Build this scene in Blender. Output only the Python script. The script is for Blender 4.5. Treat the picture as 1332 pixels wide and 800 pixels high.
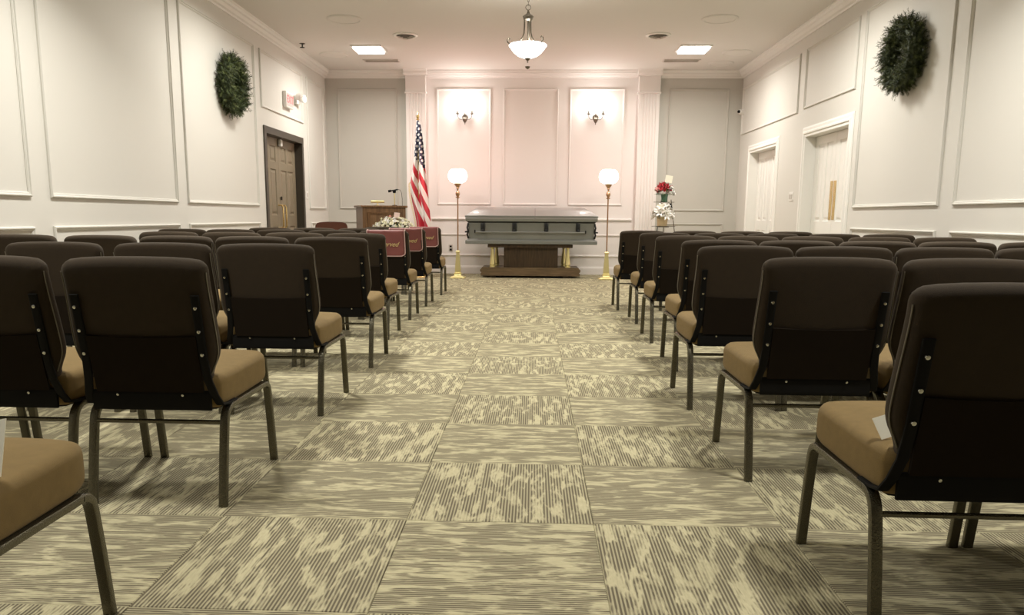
import bpy, bmesh, math, random
from mathutils import Matrix, Vector
random.seed(7)
for o in list(bpy.data.objects): bpy.data.objects.remove(o)
SC = bpy.context.scene
COL = SC.collection
PI = math.pi

# ---------------------------------------------------------------- camera
def make_camera():
    f, pi, ya, ro, h = 1017.135, .16519, -.03885, .00693, .981
    r = Vector((math.cos(ya), -math.sin(ya), 0))
    fw = Vector((math.sin(ya)*math.cos(pi), math.cos(ya)*math.cos(pi), -math.sin(pi)))
    up = Vector((math.sin(ya)*math.sin(pi), math.cos(ya)*math.sin(pi), math.cos(pi)))
    R = r*math.cos(ro) + up*math.sin(ro)
    U = up*math.cos(ro) - r*math.sin(ro)
    cd = bpy.data.cameras.new('camera'); cam = bpy.data.objects.new('camera', cd); COL.objects.link(cam)
    cd.sensor_width = 36; cd.lens = 36*f/1332; cd.shift_x = 13.175/1332; cd.shift_y = 51.35/1332
    cd.clip_start = .02; cd.clip_end = 100
    m = Matrix((R, U, -fw)).transposed().to_4x4(); m.translation = (0, 0, h)
    cam.matrix_world = m
    SC.camera = cam
make_camera()

# ---------------------------------------------------------------- world, exposure
W = bpy.data.worlds.new('world'); SC.world = W; W.use_nodes = True
W.node_tree.nodes['Background'].inputs[0].default_value = (.8, .85, .9, 1)
W.node_tree.nodes['Background'].inputs[1].default_value = .05
SC.view_settings.view_transform = 'Standard'; SC.view_settings.look = 'None'
SC.view_settings.exposure = 0.14; SC.view_settings.gamma = 1; SC.view_settings.use_curve_mapping = False

LIGHT_SQUARE = 46.0; P_MID = 60.0; P_NEAR = 42.0       # watts of each square ceiling light
C_COOL = (1.0, .975, .90); C_PINK = (1, .41, .36)

def area_light(name, loc, size, power, color, parent=None, spread=125):
    l = bpy.data.lights.new(name, 'AREA'); l.shape = 'SQUARE'; l.size = size; l.energy = power; l.color = color; l.spread = math.radians(spread)
    o = bpy.data.objects.new(name, l); COL.objects.link(o); o.location = loc
    if parent: o.parent = parent
    return o
def point_light(name, loc, rad, power, color, parent=None):
    l = bpy.data.lights.new(name, 'POINT'); l.shadow_soft_size = rad; l.energy = power; l.color = color
    o = bpy.data.objects.new(name, l); COL.objects.link(o); o.location = loc
    if parent: o.parent = parent
    return o

# ---------------------------------------------------------------- dimensions
XL, XR, D, HC = -3.558, 3.443, 13.654, 3.385     # walls, far wall, ceiling
YB = -7.0                                        # wall behind the camera
def sy(y): return y*1.02
def sz(z): return .981+(z-.981)*1.02

# ---------------------------------------------------------------- materials
MATS = {}
def mat(name, col, rough=.5, metal=0, emit=None, estr=0, bump=0, bscale=200, sheen=0, var=0, vscale=6, coat=0, trans=0):
    if name in MATS: return MATS[name]
    m = bpy.data.materials.new(name); m.use_nodes = True; nt = m.node_tree; b = nt.nodes['Principled BSDF']
    b.inputs['Base Color'].default_value = (*col, 1); b.inputs['Roughness'].default_value = rough
    b.inputs['Metallic'].default_value = metal
    if sheen:
        b.inputs['Sheen Weight'].default_value = sheen; b.inputs['Sheen Roughness'].default_value = .4
        b.inputs['Sheen Tint'].default_value = (1, .85, .62, 1)
    if coat: b.inputs['Coat Weight'].default_value = coat
    if emit: b.inputs['Emission Color'].default_value = (*emit, 1); b.inputs['Emission Strength'].default_value = estr
    if trans: b.inputs['Transmission Weight'].default_value = trans
    tc = nt.nodes.new('ShaderNodeTexCoord')
    if var:
        n = nt.nodes.new('ShaderNodeTexNoise'); n.inputs['Scale'].default_value = vscale; n.inputs['Detail'].default_value = 5
        nt.links.new(tc.outputs['Object'], n.inputs['Vector'])
        r = nt.nodes.new('ShaderNodeMapRange'); r.inputs[3].default_value = 1-var; r.inputs[4].default_value = 1+var
        nt.links.new(n.outputs[0], r.inputs[0])
        mx = nt.nodes.new('ShaderNodeVectorMath'); mx.operation = 'SCALE'; mx.inputs[0].default_value = col
        nt.links.new(r.outputs[0], mx.inputs['Scale']); nt.links.new(mx.outputs[0], b.inputs['Base Color'])
    if bump:
        n = nt.nodes.new('ShaderNodeTexNoise'); n.inputs['Scale'].default_value = bscale; n.inputs['Detail'].default_value = 3
        nt.links.new(tc.outputs['Object'], n.inputs['Vector'])
        bp = nt.nodes.new('ShaderNodeBump'); bp.inputs['Strength'].default_value = bump; bp.inputs['Distance'].default_value = .002
        nt.links.new(n.outputs[0], bp.inputs['Height']); nt.links.new(bp.outputs[0], b.inputs['Normal'])
    MATS[name] = m; return m

def wood_mat(name, c1, c2, rough=.35, axis=2, sc=6):
    m = bpy.data.materials.new(name); m.use_nodes = True; nt = m.node_tree; b = nt.nodes['Principled BSDF']
    tc = nt.nodes.new('ShaderNodeTexCoord'); mp = nt.nodes.new('ShaderNodeMapping')
    s = [sc*5]*3; s[axis] = sc*.4; mp.inputs['Scale'].default_value = s
    n = nt.nodes.new('ShaderNodeTexNoise'); n.inputs['Scale'].default_value = 2; n.inputs['Detail'].default_value = 6; n.inputs['Distortion'].default_value = .6
    cr = nt.nodes.new('ShaderNodeValToRGB'); cr.color_ramp.elements[0].position = .35; cr.color_ramp.elements[1].position = .65
    cr.color_ramp.elements[0].color = (*c1, 1); cr.color_ramp.elements[1].color = (*c2, 1)
    L = nt.links.new
    L(tc.outputs['Object'], mp.inputs[0]); L(mp.outputs[0], n.inputs['Vector']); L(n.outputs[0], cr.inputs[0]); L(cr.outputs[0], b.inputs['Base Color'])
    b.inputs['Roughness'].default_value = rough
    return m

def carpet_mat():
    m = bpy.data.materials.new('carpet'); m.use_nodes = True; nt = m.node_tree; b = nt.nodes['Principled BSDF']
    N = nt.nodes.new; L = nt.links.new
    tc = N('ShaderNodeTexCoord'); oi = N('ShaderNodeObjectInfo')
    def math_(op, a=None, bb=None, va=None, vb=None):
        n = N('ShaderNodeMath'); n.operation = op
        if a is not None: L(a, n.inputs[0])
        elif va is not None: n.inputs[0].default_value = va
        if bb is not None: L(bb, n.inputs[1])
        elif vb is not None: n.inputs[1].default_value = vb
        return n.outputs[0]
    # offset every tile differently so the print does not repeat
    off = N('ShaderNodeVectorMath'); off.operation = 'SCALE'; off.inputs[0].default_value = (37, 53, 0); L(oi.outputs['Random'], off.inputs['Scale'])
    add = N('ShaderNodeVectorMath'); L(tc.outputs['Object'], add.inputs[0]); L(off.outputs[0], add.inputs[1])
    def noise(scale, sx, sy_, det=3, dist=0, rot=0):
        mp = N('ShaderNodeMapping'); mp.inputs['Scale'].default_value = (sx, sy_, 1); mp.inputs['Rotation'].default_value = (0, 0, rot)
        L(add.outputs[0], mp.inputs[0])
        n = N('ShaderNodeTexNoise'); n.inputs['Scale'].default_value = scale; n.inputs['Detail'].default_value = det; n.inputs['Distortion'].default_value = dist
        L(mp.outputs[0], n.inputs['Vector']); return n.outputs[0]
    blotch = noise(6.0, 4.2, 1.0, 5, .6, .65)          # feathered flecks running along the stripes
    blotch2 = noise(5.5, 4.2, 1.0, 5, .6, -.6)
    bl = math_('MAXIMUM', blotch, math_('SUBTRACT', blotch2, vb=.02))
    fine = noise(120, 1, .25, 2)
    sep = N('ShaderNodeSeparateXYZ'); L(tc.outputs['Object'], sep.inputs[0])
    st = math_('SINE', math_('MULTIPLY', sep.outputs[0], vb=2*PI/.0106))
    # fleck mask with fibrous edge
    e = math_('ADD', bl, math_('MULTIPLY', math_('SUBTRACT', fine, vb=.5), vb=.12))
    e = math_('ADD', e, math_('MULTIPLY', st, vb=.012))
    mr = N('ShaderNodeMapRange'); mr.inputs[1].default_value = .515; mr.inputs[2].default_value = .62; L(e, mr.inputs[0])
    mask = mr.outputs[0]                                # 1 = pale fleck
    stn = N('ShaderNodeMapRange'); stn.inputs[1].default_value = -.25; stn.inputs[2].default_value = .35; L(st, stn.inputs[0])
    dark = N('ShaderNodeMix'); dark.data_type = 'RGBA'
    dark.inputs[6].default_value = (.155, .132, .09, 1); dark.inputs[7].default_value = (.40, .36, .235, 1)
    L(stn.outputs[0], dark.inputs[0])
    pale = N('ShaderNodeMix'); pale.data_type = 'RGBA'
    pale.inputs[6].default_value = (.43, .39, .245, 1); pale.inputs[7].default_value = (.63, .57, .375, 1)
    L(fine, pale.inputs[0])
    mx = N('ShaderNodeMix'); mx.data_type = 'RGBA'; L(mask, mx.inputs[0]); L(dark.outputs[2], mx.inputs[6]); L(pale.outputs[2], mx.inputs[7])
    L(mx.outputs[2], b.inputs['Base Color']); b.inputs['Roughness'].default_value = 1
    b.inputs['Specular IOR Level'].default_value = .1
    bp = N('ShaderNodeBump'); bp.inputs['Strength'].default_value = .6; bp.inputs['Distance'].default_value = .003
    hh = math_('ADD', math_('MULTIPLY', st, vb=.4), fine); L(hh, bp.inputs['Height']); L(bp.outputs[0], b.inputs['Normal'])
    return m

M_CARPET = carpet_mat()
M_WALL = mat('grey_wall_paint', (.68, .66, .61), .6, bump=.08, bscale=300)
M_ALCOVE = mat('grey_alcove_paint', (.54, .52, .47), .6, bump=.08, bscale=300)
M_CREAM = mat('cream_wall_paint', (.82, .78, .75), .55, bump=.08, bscale=300)
M_TRIM = mat('white_trim_paint', (.82, .80, .765), .4)
M_CEIL = mat('ceiling_paint', (.74, .71, .675), .8, bump=.1, bscale=150)
M_WHITEDOOR = mat('white_door_paint', (.86, .845, .80), .4)
M_TANDOOR = mat('tan_door_paint', (.215, .175, .115), .45, var=.06)
M_DARKFRAME = mat('dark_door_frame', (.05, .04, .028), .4)
M_FABRIC = mat('tan_brown_upholstery', (.195, .128, .044), .95, bump=.5, bscale=600, sheen=.06, var=.15, vscale=40)
M_BACKFAB_SHADED = mat('shade_darkened_back_upholstery', (.032, .020, .009), .95, bump=.5, bscale=600, sheen=.07, var=.15, vscale=40)  # seat upholstery again, with the shade of the unlit backs painted into its colour
M_POCKET_SHADED = mat('shade_darkened_pocket_fabric', (.015, .010, .006), .95, bump=.4, bscale=500)  # rear pocket upholstery, colour darkened further to stand in for shade
M_FRAME = mat('hammered_bronze_metal', (.15, .138, .10), .27, metal=.85, bump=.9, bscale=260)
M_BLACK = mat('black_metal', (.007, .0065, .006), .7)
for _m in (M_BLACK, M_POCKET_SHADED): _m.node_tree.nodes['Principled BSDF'].inputs['Specular IOR Level'].default_value = .15
M_SCREW = mat('screw_metal', (.6, .6, .55), .25, metal=1)
M_PIPING = mat('grey_piping', (.20, .175, .13), .8)
M_BRASS = mat('polished_brass', (.80, .60, .28), .25, metal=1)
M_BRASSP = mat('pale_brass', (.86, .76, .38), .32, metal=.7)
M_COPPER = mat('rose_brass', (.56, .36, .22), .28, metal=.9)
M_BRONZE = mat('dark_bronze', (.16, .14, .11), .35, metal=.8)
M_WALNUT = wood_mat('walnut', (.12, .060, .026), (.23, .125, .058))
M_WALNUT_D = wood_mat('dark_walnut', (.040, .024, .013), (.080, .050, .026))
M_BIER = wood_mat('bier_wood', (.10, .066, .034), (.18, .122, .066), axis=0)
M_CASKET = mat('grey_green_casket_metal', (.25, .26, .24), .34, metal=.4, coat=.3)
M_CASKETL = mat('silver_casket_lid', (.37, .355, .34), .30, metal=.4, coat=.4)
M_CASKETD = mat('dark_casket_trim', (.012, .013, .013), .35, metal=.2)
M_GLOW = mat('glowing_glass', (.9, .9, .88), .3, emit=(1, .95, .92), estr=3.2)
M_GLOWB = mat('glowing_bulb', (.9, .9, .88), .3, emit=(1, .92, .84), estr=9)
M_GLOWC = mat('glowing_diffuser', (.9, .9, .88), .3, emit=(1, .97, .93), estr=5)
M_WHITE = mat('white_plastic', (.82, .80, .76), .4)
M_PAPER = mat('white_paper', (.86, .82, .68), .8)
M_VENT = mat('vent_paint', (.60, .55, .50), .5)
M_VENTD = mat('vent_shadow', (.05, .045, .04), .7)
M_BURG = mat('burgundy_satin', (.23, .072, .068), .55, sheen=.3, var=.25, vscale=9)
M_BURGT = mat('pale_pink_edging', (.55, .36, .33), .6)
M_GOLD = mat('gold_thread', (.75, .58, .28), .4)
M_LEAF = mat('leaf_green', (.05, .11, .03), .5, var=.4, vscale=30)
M_NEEDLE = mat('pine_needles', (.036, .052, .015), .6, var=.5, vscale=14)
M_NEEDLE2 = mat('pale_pine_needles', (.10, .125, .035), .6, var=.4, vscale=14)
M_TWIG = mat('twig', (.035, .022, .012), .8)
M_FWHITE = mat('cream_petals', (.88, .85, .66), .6)
M_FWHITE2 = mat('white_petals', (.9, .88, .84), .6)
M_FRED = mat('red_petals', (.45, .025, .04), .6)
M_FPINK = mat('pink_petals', (.8, .42, .38), .6)
M_VASE = mat('green_glass', (.10, .22, .14), .1, trans=.3)
M_BASKET = mat('pale_wicker', (.55, .43, .26), .7, bump=.8, bscale=120)
M_EXITR = mat('exit_red', (.5, .05, .05), .4, emit=(1, .10, .10), estr=1.4)
M_EXITP = mat('exit_pink_face', (.7, .35, .32), .4, emit=(1, .38, .36), estr=.55)
M_REDVINYL = mat('red_brown_vinyl', (.115, .038, .024), .4)

# ---------------------------------------------------------------- mesh helpers
class MB:
    def __init__(s): s.bm = bmesh.new()
    def box(s, a, b, M=None):
        x0, y0, z0 = a; x1, y1, z1 = b
        vs = [s.bm.verts.new(p) for p in ((x0,y0,z0),(x1,y0,z0),(x1,y1,z0),(x0,y1,z0),(x0,y0,z1),(x1,y0,z1),(x1,y1,z1),(x0,y1,z1))]
        for f in ((0,3,2,1),(4,5,6,7),(0,1,5,4),(1,2,6,5),(2,3,7,6),(3,0,4,7)): s.bm.faces.new([vs[i] for i in f])
        if M: bmesh.ops.transform(s.bm, matrix=M, verts=vs)
        return s
    def cbox(s, c, d, M=None):
        return s.box([c[i]-d[i]/2 for i in range(3)], [c[i]+d[i]/2 for i in range(3)], M)
    def bevel(s, w, seg=1):
        bmesh.ops.bevel(s.bm, geom=list(s.bm.edges), offset=w, segments=seg, profile=.5, affect='EDGES', clamp_overlap=True)
        return s
    def lathe(s, prof, c=(0, 0, 0), n=24, M=None, cap=True):
        rings = []; new = []
        for r, z in prof:
            ring = []
            for k in range(n):
                a = 2*PI*k/n; v = s.bm.verts.new((c[0]+r*math.cos(a), c[1]+r*math.sin(a), c[2]+z)); ring.append(v); new.append(v)
            rings.append(ring)
        for A, B in zip(rings, rings[1:]):
            for k in range(n): s.bm.faces.new((A[k], A[(k+1) % n], B[(k+1) % n], B[k]))
        if cap:
            s.bm.faces.new(list(reversed(rings[0]))); s.bm.faces.new(rings[-1])
        if M: bmesh.ops.transform(s.bm, matrix=M, verts=new)
        return s
    def tube(s, path, w, h=None, n=8, side=None, cap=True, taper=None):
        # sweep an ellipse (h None -> circle) or rounded box section along the path; side = fixed sideways vector
        P = [Vector(p) for p in path]; rings = []
        prev = None
        for i, p in enumerate(P):
            if i == 0: t = (P[1]-P[0])
            elif i == len(P)-1: t = (P[-1]-P[-2])
            else: t = (P[i+1]-P[i]).normalized()+(P[i]-P[i-1]).normalized()
            t.normalize()
            if side is not None: a = Vector(side)
            elif prev is not None: a = prev - t*prev.dot(t)
            else:
                a = Vector((0, 0, 1)) if abs(t.z) < .9 else Vector((1, 0, 0)); a = a.cross(t)
            a.normalize(); b = t.cross(a).normalized(); prev = a
            k = taper[i] if taper else 1
            ring = []
            for j in range(n):
                an = 2*PI*(j+.5)/n; ca, sa = math.cos(an), math.sin(an)
                if h is None: ra, rb = w/2, w/2; u, v = ca, sa
                else:
                    ra, rb = w/2, h/2; q = 2.0/4.5
                    u = math.copysign(abs(ca)**q, ca); v = math.copysign(abs(sa)**q, sa)
                ring.append(s.bm.verts.new(p+a*(u*ra*k)+b*(v*rb*k)))
            rings.append(ring)
        for A, B in zip(rings, rings[1:]):
            for j in range(n): s.bm.faces.new((A[j], A[(j+1) % n], B[(j+1) % n], B[j]))
        if cap: s.bm.faces.new(list(reversed(rings[0]))); s.bm.faces.new(rings[-1])
        return s
    def prism(s, prof, a, b, up=(0, 0, 1), side=None):
        # extrude closed 2-D profile (u along side, v along up) from a to b
        a, b = Vector(a), Vector(b); t = (b-a).normalized(); U = Vector(up); S = Vector(side) if side else t.cross(U)
        A = [s.bm.verts.new(a+S*p[0]+U*p[1]) for p in prof]; B = [s.bm.verts.new(b+S*p[0]+U*p[1]) for p in prof]
        n = len(prof)
        for k in range(n): s.bm.faces.new((A[k], A[(k+1) % n], B[(k+1) % n], B[k]))
        s.bm.faces.new(list(reversed(A))); s.bm.faces.new(B)
        return s
    def pad(s, pts, z0, z1, r, dome=0, dome2=0, M=None, seg=4):
        # soft cushion on outline pts (CCW), thickness z0..z1, edges rounded with radius r
        n = len(pts); P = [Vector((p[0], p[1])) for p in pts]
        nor = []
        for i in range(n):
            d = (P[(i+1) % n]-P[i-1]).normalized(); nor.append(Vector((d.y, -d.x)))
        cen = sum(P, Vector((0, 0)))/n; new = []
        def ring(inset, z, scale=1):
            R = []
            for p, q in zip(P, nor):
                w = p-q*inset; w = cen+(w-cen)*scale; v = s.bm.verts.new((w.x, w.y, z)); R.append(v); new.append(v)
            return R
        rings = []
        for sc, k in ((.25, 1), (.6, .75), (.88, .25)): rings.append(ring(r, z0-dome2*k, sc))
        for k in range(seg+1):
            a = PI/2*k/seg; rings.append(ring(r*(1-math.sin(a)), z0+r*(1-math.cos(a))))
        for k in range(seg+1):
            a = PI/2*(1-k/seg); rings.append(ring(r*(1-math.sin(a)), z1-r*(1-math.cos(a))))
        for sc, k in ((.88, .25), (.6, .75), (.25, 1)): rings.append(ring(r, z1+dome*k, sc))
        for A, B in zip(rings, rings[1:]):
            for j in range(n): s.bm.faces.new((A[j], A[(j+1) % n], B[(j+1) % n], B[j]))
        s.bm.faces.new(list(reversed(rings[0]))); s.bm.faces.new(rings[-1])
        if M: bmesh.ops.transform(s.bm, matrix=M, verts=new)
        return s
    def ball(s, c, r, sub=2, sc=(1, 1, 1)):
        M = Matrix.Translation(c) @ Matrix.Diagonal((r*sc[0], r*sc[1], r*sc[2], 1))
        bmesh.ops.create_icosphere(s.bm, subdivisions=sub, radius=1, matrix=M); return s
    def quad(s, a, b, c, d):
        s.bm.faces.new([s.bm.verts.new(p) for p in (a, b, c, d)]); return s
    def mesh(s, name, m, smooth=True, ang=35):
        me = bpy.data.meshes.new(name)
        bmesh.ops.recalc_face_normals(s.bm, faces=list(s.bm.faces))
        s.bm.to_mesh(me); s.bm.free()
        if smooth:
            me.polygons.foreach_set('use_smooth', [True]*len(me.polygons)); me.set_sharp_from_angle(angle=math.radians(ang))
        me.materials.append(m); return me
    def build(s, name, m, parent=None, smooth=True, ang=35):
        return put(name, s.mesh(name, m, smooth, ang), parent)

def put(name, me, parent=None, loc=None, rotz=0):
    o = bpy.data.objects.new(name, me); COL.objects.link(o)
    if parent: o.parent = parent
    if loc: o.location = loc
    if rotz: o.rotation_euler = (0, 0, rotz)
    return o
def tag(o, label, cat, group=None):
    o['label'] = label; o['category'] = cat
    if group: o['group'] = group
    return o
def thing(name, loc=(0, 0, 0), rotz=0, label='', cat='', group=None):
    o = bpy.data.objects.new(name, None); COL.objects.link(o); o.location = loc; o.rotation_euler = (0, 0, rotz)
    o.empty_display_size = .05
    return tag(o, label, cat, group)
def text_mesh(body, size, m, parent, loc, rot, shear=0, extrude=.0006, valign=None):
    cu = bpy.data.curves.new('lettering', 'FONT'); cu.body = body; cu.size = size; cu.shear = shear; cu.extrude = extrude; cu.align_x = 'CENTER'; cu.space_character = .95
    if valign: cu.align_y = valign
    tmp = bpy.data.objects.new('tmp', cu); COL.objects.link(tmp); bpy.context.view_layer.update()
    me = bpy.data.meshes.new_from_object(tmp.evaluated_get(bpy.context.evaluated_depsgraph_get())); me.materials.clear(); me.materials.append(m)
    bpy.data.objects.remove(tmp); o = put('lettering', me, parent, loc); o.rotation_euler = rot; return o
def struct(o): o['kind'] = 'structure'; return o
def copy_tree(o, parent=None):
    c = o.copy(); COL.objects.link(c); c.parent = parent
    for ch in list(KIDS.get(o.name, ())) or list(o.children): copy_tree(ch, c)
    return c
KIDS = {}
def chaikin(pts, it=2):
    for _ in range(it):
        q = []
        for i in range(len(pts)):
            a, b = pts[i], pts[(i+1) % len(pts)]
            q.append((a[0]*.75+b[0]*.25, a[1]*.75+b[1]*.25)); q.append((a[0]*.25+b[0]*.75, a[1]*.25+b[1]*.75))
        pts = q
    return pts
def arc(c, r, a0, a1, n):
    return [(c[0]+r*math.cos(a0+(a1-a0)*k/n), c[1]+r*math.sin(a0+(a1-a0)*k/n)) for k in range(n+1)]

# ================================================================ SETTING
# floor slab with separate carpet tiles laid quarter-turned
T = .6096; GX, GY = -.402, 1.808
floor = struct(MB().box((XL-.35, YB-.2, -.10), (XR+.35, D+.2, -.008)).build('floor', mat('subfloor', (.1, .09, .06), .9), smooth=False))
jmin = -2
MB_strip = MB().box((XL, YB, -.008), (XR, GY+jmin*T-.001, 0)); MB_strip.build('rear_carpet', M_CARPET, floor, smooth=False)
tile_cache = {}
def tile_mesh(w, d):
    k = (round(w, 4), round(d, 4))
    if k not in tile_cache:
        mb = MB().box((-w/2, -d/2, -.008), (w/2, d/2, 0))
        top = [e for e in mb.bm.edges if all(abs(v.co.z) < 1e-6 for v in e.verts)]
        bmesh.ops.bevel(mb.bm, geom=top, offset=.0022, segments=1, affect='EDGES')
        tile_cache[k] = mb.mesh('carpet_tile', M_CARPET, smooth=False)
    return tile_cache[k]
for i in range(-6, 7):
    x0, x1 = max(GX+i*T, XL), min(GX+(i+1)*T, XR)
    if x1-x0 < .03: continue
    for j in range(jmin, 20):
        y0, y1 = GY+j*T, min(GY+(j+1)*T, D)
        if y1-y0 < .03: continue
        w, d = x1-x0-.0008, y1-y0-.0008
        turn = (i+j) % 2 == 0
        me = tile_mesh(d, w) if turn else tile_mesh(w, d)
        put('carpet_tile', me, floor, ((x0+x1)/2, (y0+y1)/2, 0), PI/2 if turn else 0)

ceiling = struct(MB().box((XL-.35, YB-.2, HC), (XR+.35, D+.2, HC+.15)).build('ceiling', M_CEIL, smooth=False))

def wall_side(name, x, out, openings):
    # x = room face, out = +-1 outward; openings = (y0, y1, ztop)
    mb = MB(); xa, xb = sorted((x, x+out*.34)); y = YB
    for y0, y1, zt in sorted(openings):
        mb.box((xa, y, 0), (xb, y0, HC)); mb.box((xa, y0, zt), (xb, y1, HC)); y = y1
    mb.box((xa, y, 0), (xb, D, HC))
    return struct(mb.build(name, M_WALL, smooth=False))
LD = (10.49, 12.16, 2.085)
RA = (11.565, 12.975, 2.03); RB = (8.955, 10.395, 2.03)
wall_left = wall_side('wall_left', XL, -1, [LD])
wall_right = wall_side('wall_right', XR, 1, [RA, RB])
wall_back = struct(MB().box((XL-.34, D, 0), (XR+.34, D+.2, HC)).build('wall_back', M_ALCOVE, smooth=False))
wall_rear = struct(MB().box((XL-.34, YB-.2, 0), (XR+.34, YB, HC)).build('wall_rear', M_WALL, smooth=False))
# cream centre section and the fluted pilasters
PLL, PLR, PRL, PRR = -2.165, -1.84, 1.72, 2.06
MB().box((PLR, D-.02, 0), (PRL, D, HC)).build('cream_panel', M_CREAM, wall_back, smooth=False)
for k, (a, b) in enumerate(((PLL, PLR), (PRL, PRR))):
    w = b-a; m_ = .045; nf = 5; fw = (w-2*m_)/nf
    prof = [(0, 0)]; prof.append((0, .12)); prof.append((m_, .12))
    for q in range(nf):
        u = m_+q*fw; prof += [(u+fw*.2, .12), (u+fw*.32, .108), (u+fw*.68, .108), (u+fw*.8, .12)]
    prof += [(w-m_, .12), (w, .12), (w, 0)]
    pil = struct(MB().prism([(p[0], p[1]) for p in prof], (a, D, .16), (a, D, sz(2.97)), up=(0, -1, 0), side=(1, 0, 0)).build('pilaster', M_CREAM, None, smooth=False))
    pil.name = 'trim_%d' % (7+k)
    MB().box((a-.015, D-.14, 0), (b+.015, D, .16)).build('plinth', M_CREAM, pil, smooth=False)
    MB().box((a-.006, D-.13, sz(2.97)), (b+.006, D, HC-.10)).bevel(.004).build('capital', M_CREAM, pil, smooth=False)
    MB().box((a-.02, D-.15, sz(2.965)), (b+.02, D, sz(2.99))).bevel(.006, 2).build('necking', M_CREAM, pil, smooth=False)
    MB().prism([(0, 0), (.145, 0), (.15, .015), (.18, .04), (.195, .075), (.23, .10), (0, .10)], (a-.03, D, HC-.10), (b+.03, D, HC-.10), side=(0, -1, 0)).build('cornice', M_CREAM, pil, smooth=False)

# crown mouldings
CR = [(0, 0), (.014, 0), (.022, .018), (.045, .03), (.065, .06), (.085, .07), (.092, .095), (.105, .105), (.105, .12), (0, .12)]
def crown(n, a, b, side, m=M_TRIM): struct(MB().prism(CR, a, b, side=side).build('trim_%d' % n, m, smooth=False))
crown(1, (XL, YB, HC-.12), (XL, D, HC-.12), (1, 0, 0)); crown(2, (XR, YB, HC-.12), (XR, D, HC-.12), (-1, 0, 0))
crown(3, (XL, D, HC-.12), (PLL-.03, D, HC-.12), (0, -1, 0)); crown(4, (PLR+.03, D-.02, HC-.12), (PRL-.03, D-.02, HC-.12), (0, -1, 0), M_CREAM)
crown(5, (PRR+.03, D, HC-.12), (XR, D, HC-.12), (0, -1, 0)); crown(6, (XL, YB, HC-.12), (XR, YB, HC-.12), (0, 1, 0))
BB = [(0, 0), (.018, 0), (.018, .10), (.012, .125), (.006, .135), (0, .135)]
def base(name, a, b, side, parent=None, m=M_TRIM):
    o = MB().prism(BB, a, b, side=side).build(name, m, parent, smooth=False)
    if not parent: struct(o)
    return o
bl = base('baseboard_left', (XL, YB, 0), (XL, LD[0]-.07, 0), (1, 0, 0)); base('baseboard_piece', (XL, LD[1]+.07, 0), (XL, D, 0), (1, 0, 0), bl)
br = base('baseboard_right', (XR, YB, 0), (XR, RB[0]-.1, 0), (-1, 0, 0)); base('baseboard_piece', (XR, RB[1]+.1, 0), (XR, RA[0]-.1, 0), (-1, 0, 0), br)
base('baseboard_piece', (XR, RA[1]+.1, 0), (XR, D, 0), (-1, 0, 0), br)
bb = base('baseboard_back', (PLR+.016, D-.02, 0), (PRL-.016, D-.02, 0), (0, -1, 0), None, M_CREAM)
base('baseboard_piece', (XL, D, 0), (PLL-.016, D, 0), (0, -1, 0), bb); base('baseboard_piece', (PRR+.016, D, 0), (XR, D, 0), (0, -1, 0), bb)
base('baseboard_rear', (XL, YB, 0), (XR, YB, 0), (0, 1, 0))

# picture-frame wall mouldings: mitred rectangular frames with a stepped profile
FP = [(0, 0), (0, .010), (.006, .020), (.014, .020), (.019, .011), (.027, .011), (.032, .005), (.036, .005), (.036, 0)]
def frame(u0, u1, v0, v1, to3, m, parent, name='panel_molding', prof=FP):
    mb = MB(); cs = [(u0, v0, 1, 1), (u1, v0, -1, 1), (u1, v1, -1, -1), (u0, v1, 1, -1)]; R = []
    for u, v, su, sv in cs: R.append([mb.bm.verts.new(to3(u+su*p[0], v+sv*p[0], p[1])) for p in prof])
    for k in range(4):
        A, B = R[k], R[(k+1) % 4]
        for q in range(len(prof)-1): mb.bm.faces.new((A[q], B[q], B[q+1], A[q+1]))
    return mb.build(name, m, parent, smooth=False)
tl = lambda u, v, w: (XL+w, u, v); tr = lambda u, v, w: (XR-w, u, v); tb = lambda u, v, w: (u, D-w, v); tc_ = lambda u, v, w: (u, D-.02-w, v)
ZT, ZB, LZ0, LZ1 = sz(3.055), sz(1.095), .26, sz(.89)
YE = sy(5.39)
leftp = [(sy(3.34), YE), (sy(5.61), sy(7.665)), (sy(7.89), sy(9.97))]
for a, b in [(-6.5, -4.2), (-3.9, -1.6), (-1.35, .9), (1.15, sy(3.1))]+leftp: frame(a, b, ZB, ZT, tl, M_WALL, wall_left); frame(a, b, LZ0, LZ1, tl, M_WALL, wall_left)
frame(sy(10.19), sy(12.03), sz(2.34), ZT, tl, M_WALL, wall_left)
frame(sy(12.25), sy(13.2), ZB-.01, ZT, tl, M_WALL, wall_left); frame(sy(12.29), sy(13.2), LZ0, LZ1-.02, tl, M_WALL, wall_left)
rightp = [(sy(4.5), sy(6.54)), (sy(6.77), sy(8.545))]
for a, b in [(-6.5, -4.2), (-3.9, -1.4), (-1.15, 1.2), (1.45, sy(4.27))]+rightp: frame(a, b, ZB, ZT+.03, tr, M_WALL, wall_right); frame(a, b, LZ0, LZ1, tr, M_WALL, wall_right)
frame(sy(8.715), sy(10.31), sz(2.335), sz(3.065), tr, M_WALL, wall_right); frame(sy(10.545), sy(13.3), sz(2.317), sz(3.05), tr, M_WALL, wall_right)
for a, b in ((sy(-3.29), sy(-2.29)), (sy(2.19), sy(3.165))):
    frame(a, b, ZB, ZT, tb, M_ALCOVE, wall_back); frame(a, b, LZ0, LZ1, tb, M_ALCOVE, wall_back)
for a, b in ((-1.625, -.725), (-.52, .385), (.57, 1.47)):
    frame(sy(a), sy(b), sz(1.175), ZT, tc_, M_CREAM, wall_back)
frame(sy(-1.72), sy(1.63), sz(.32), sz(.69), tc_, M_CREAM, wall_back)
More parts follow.
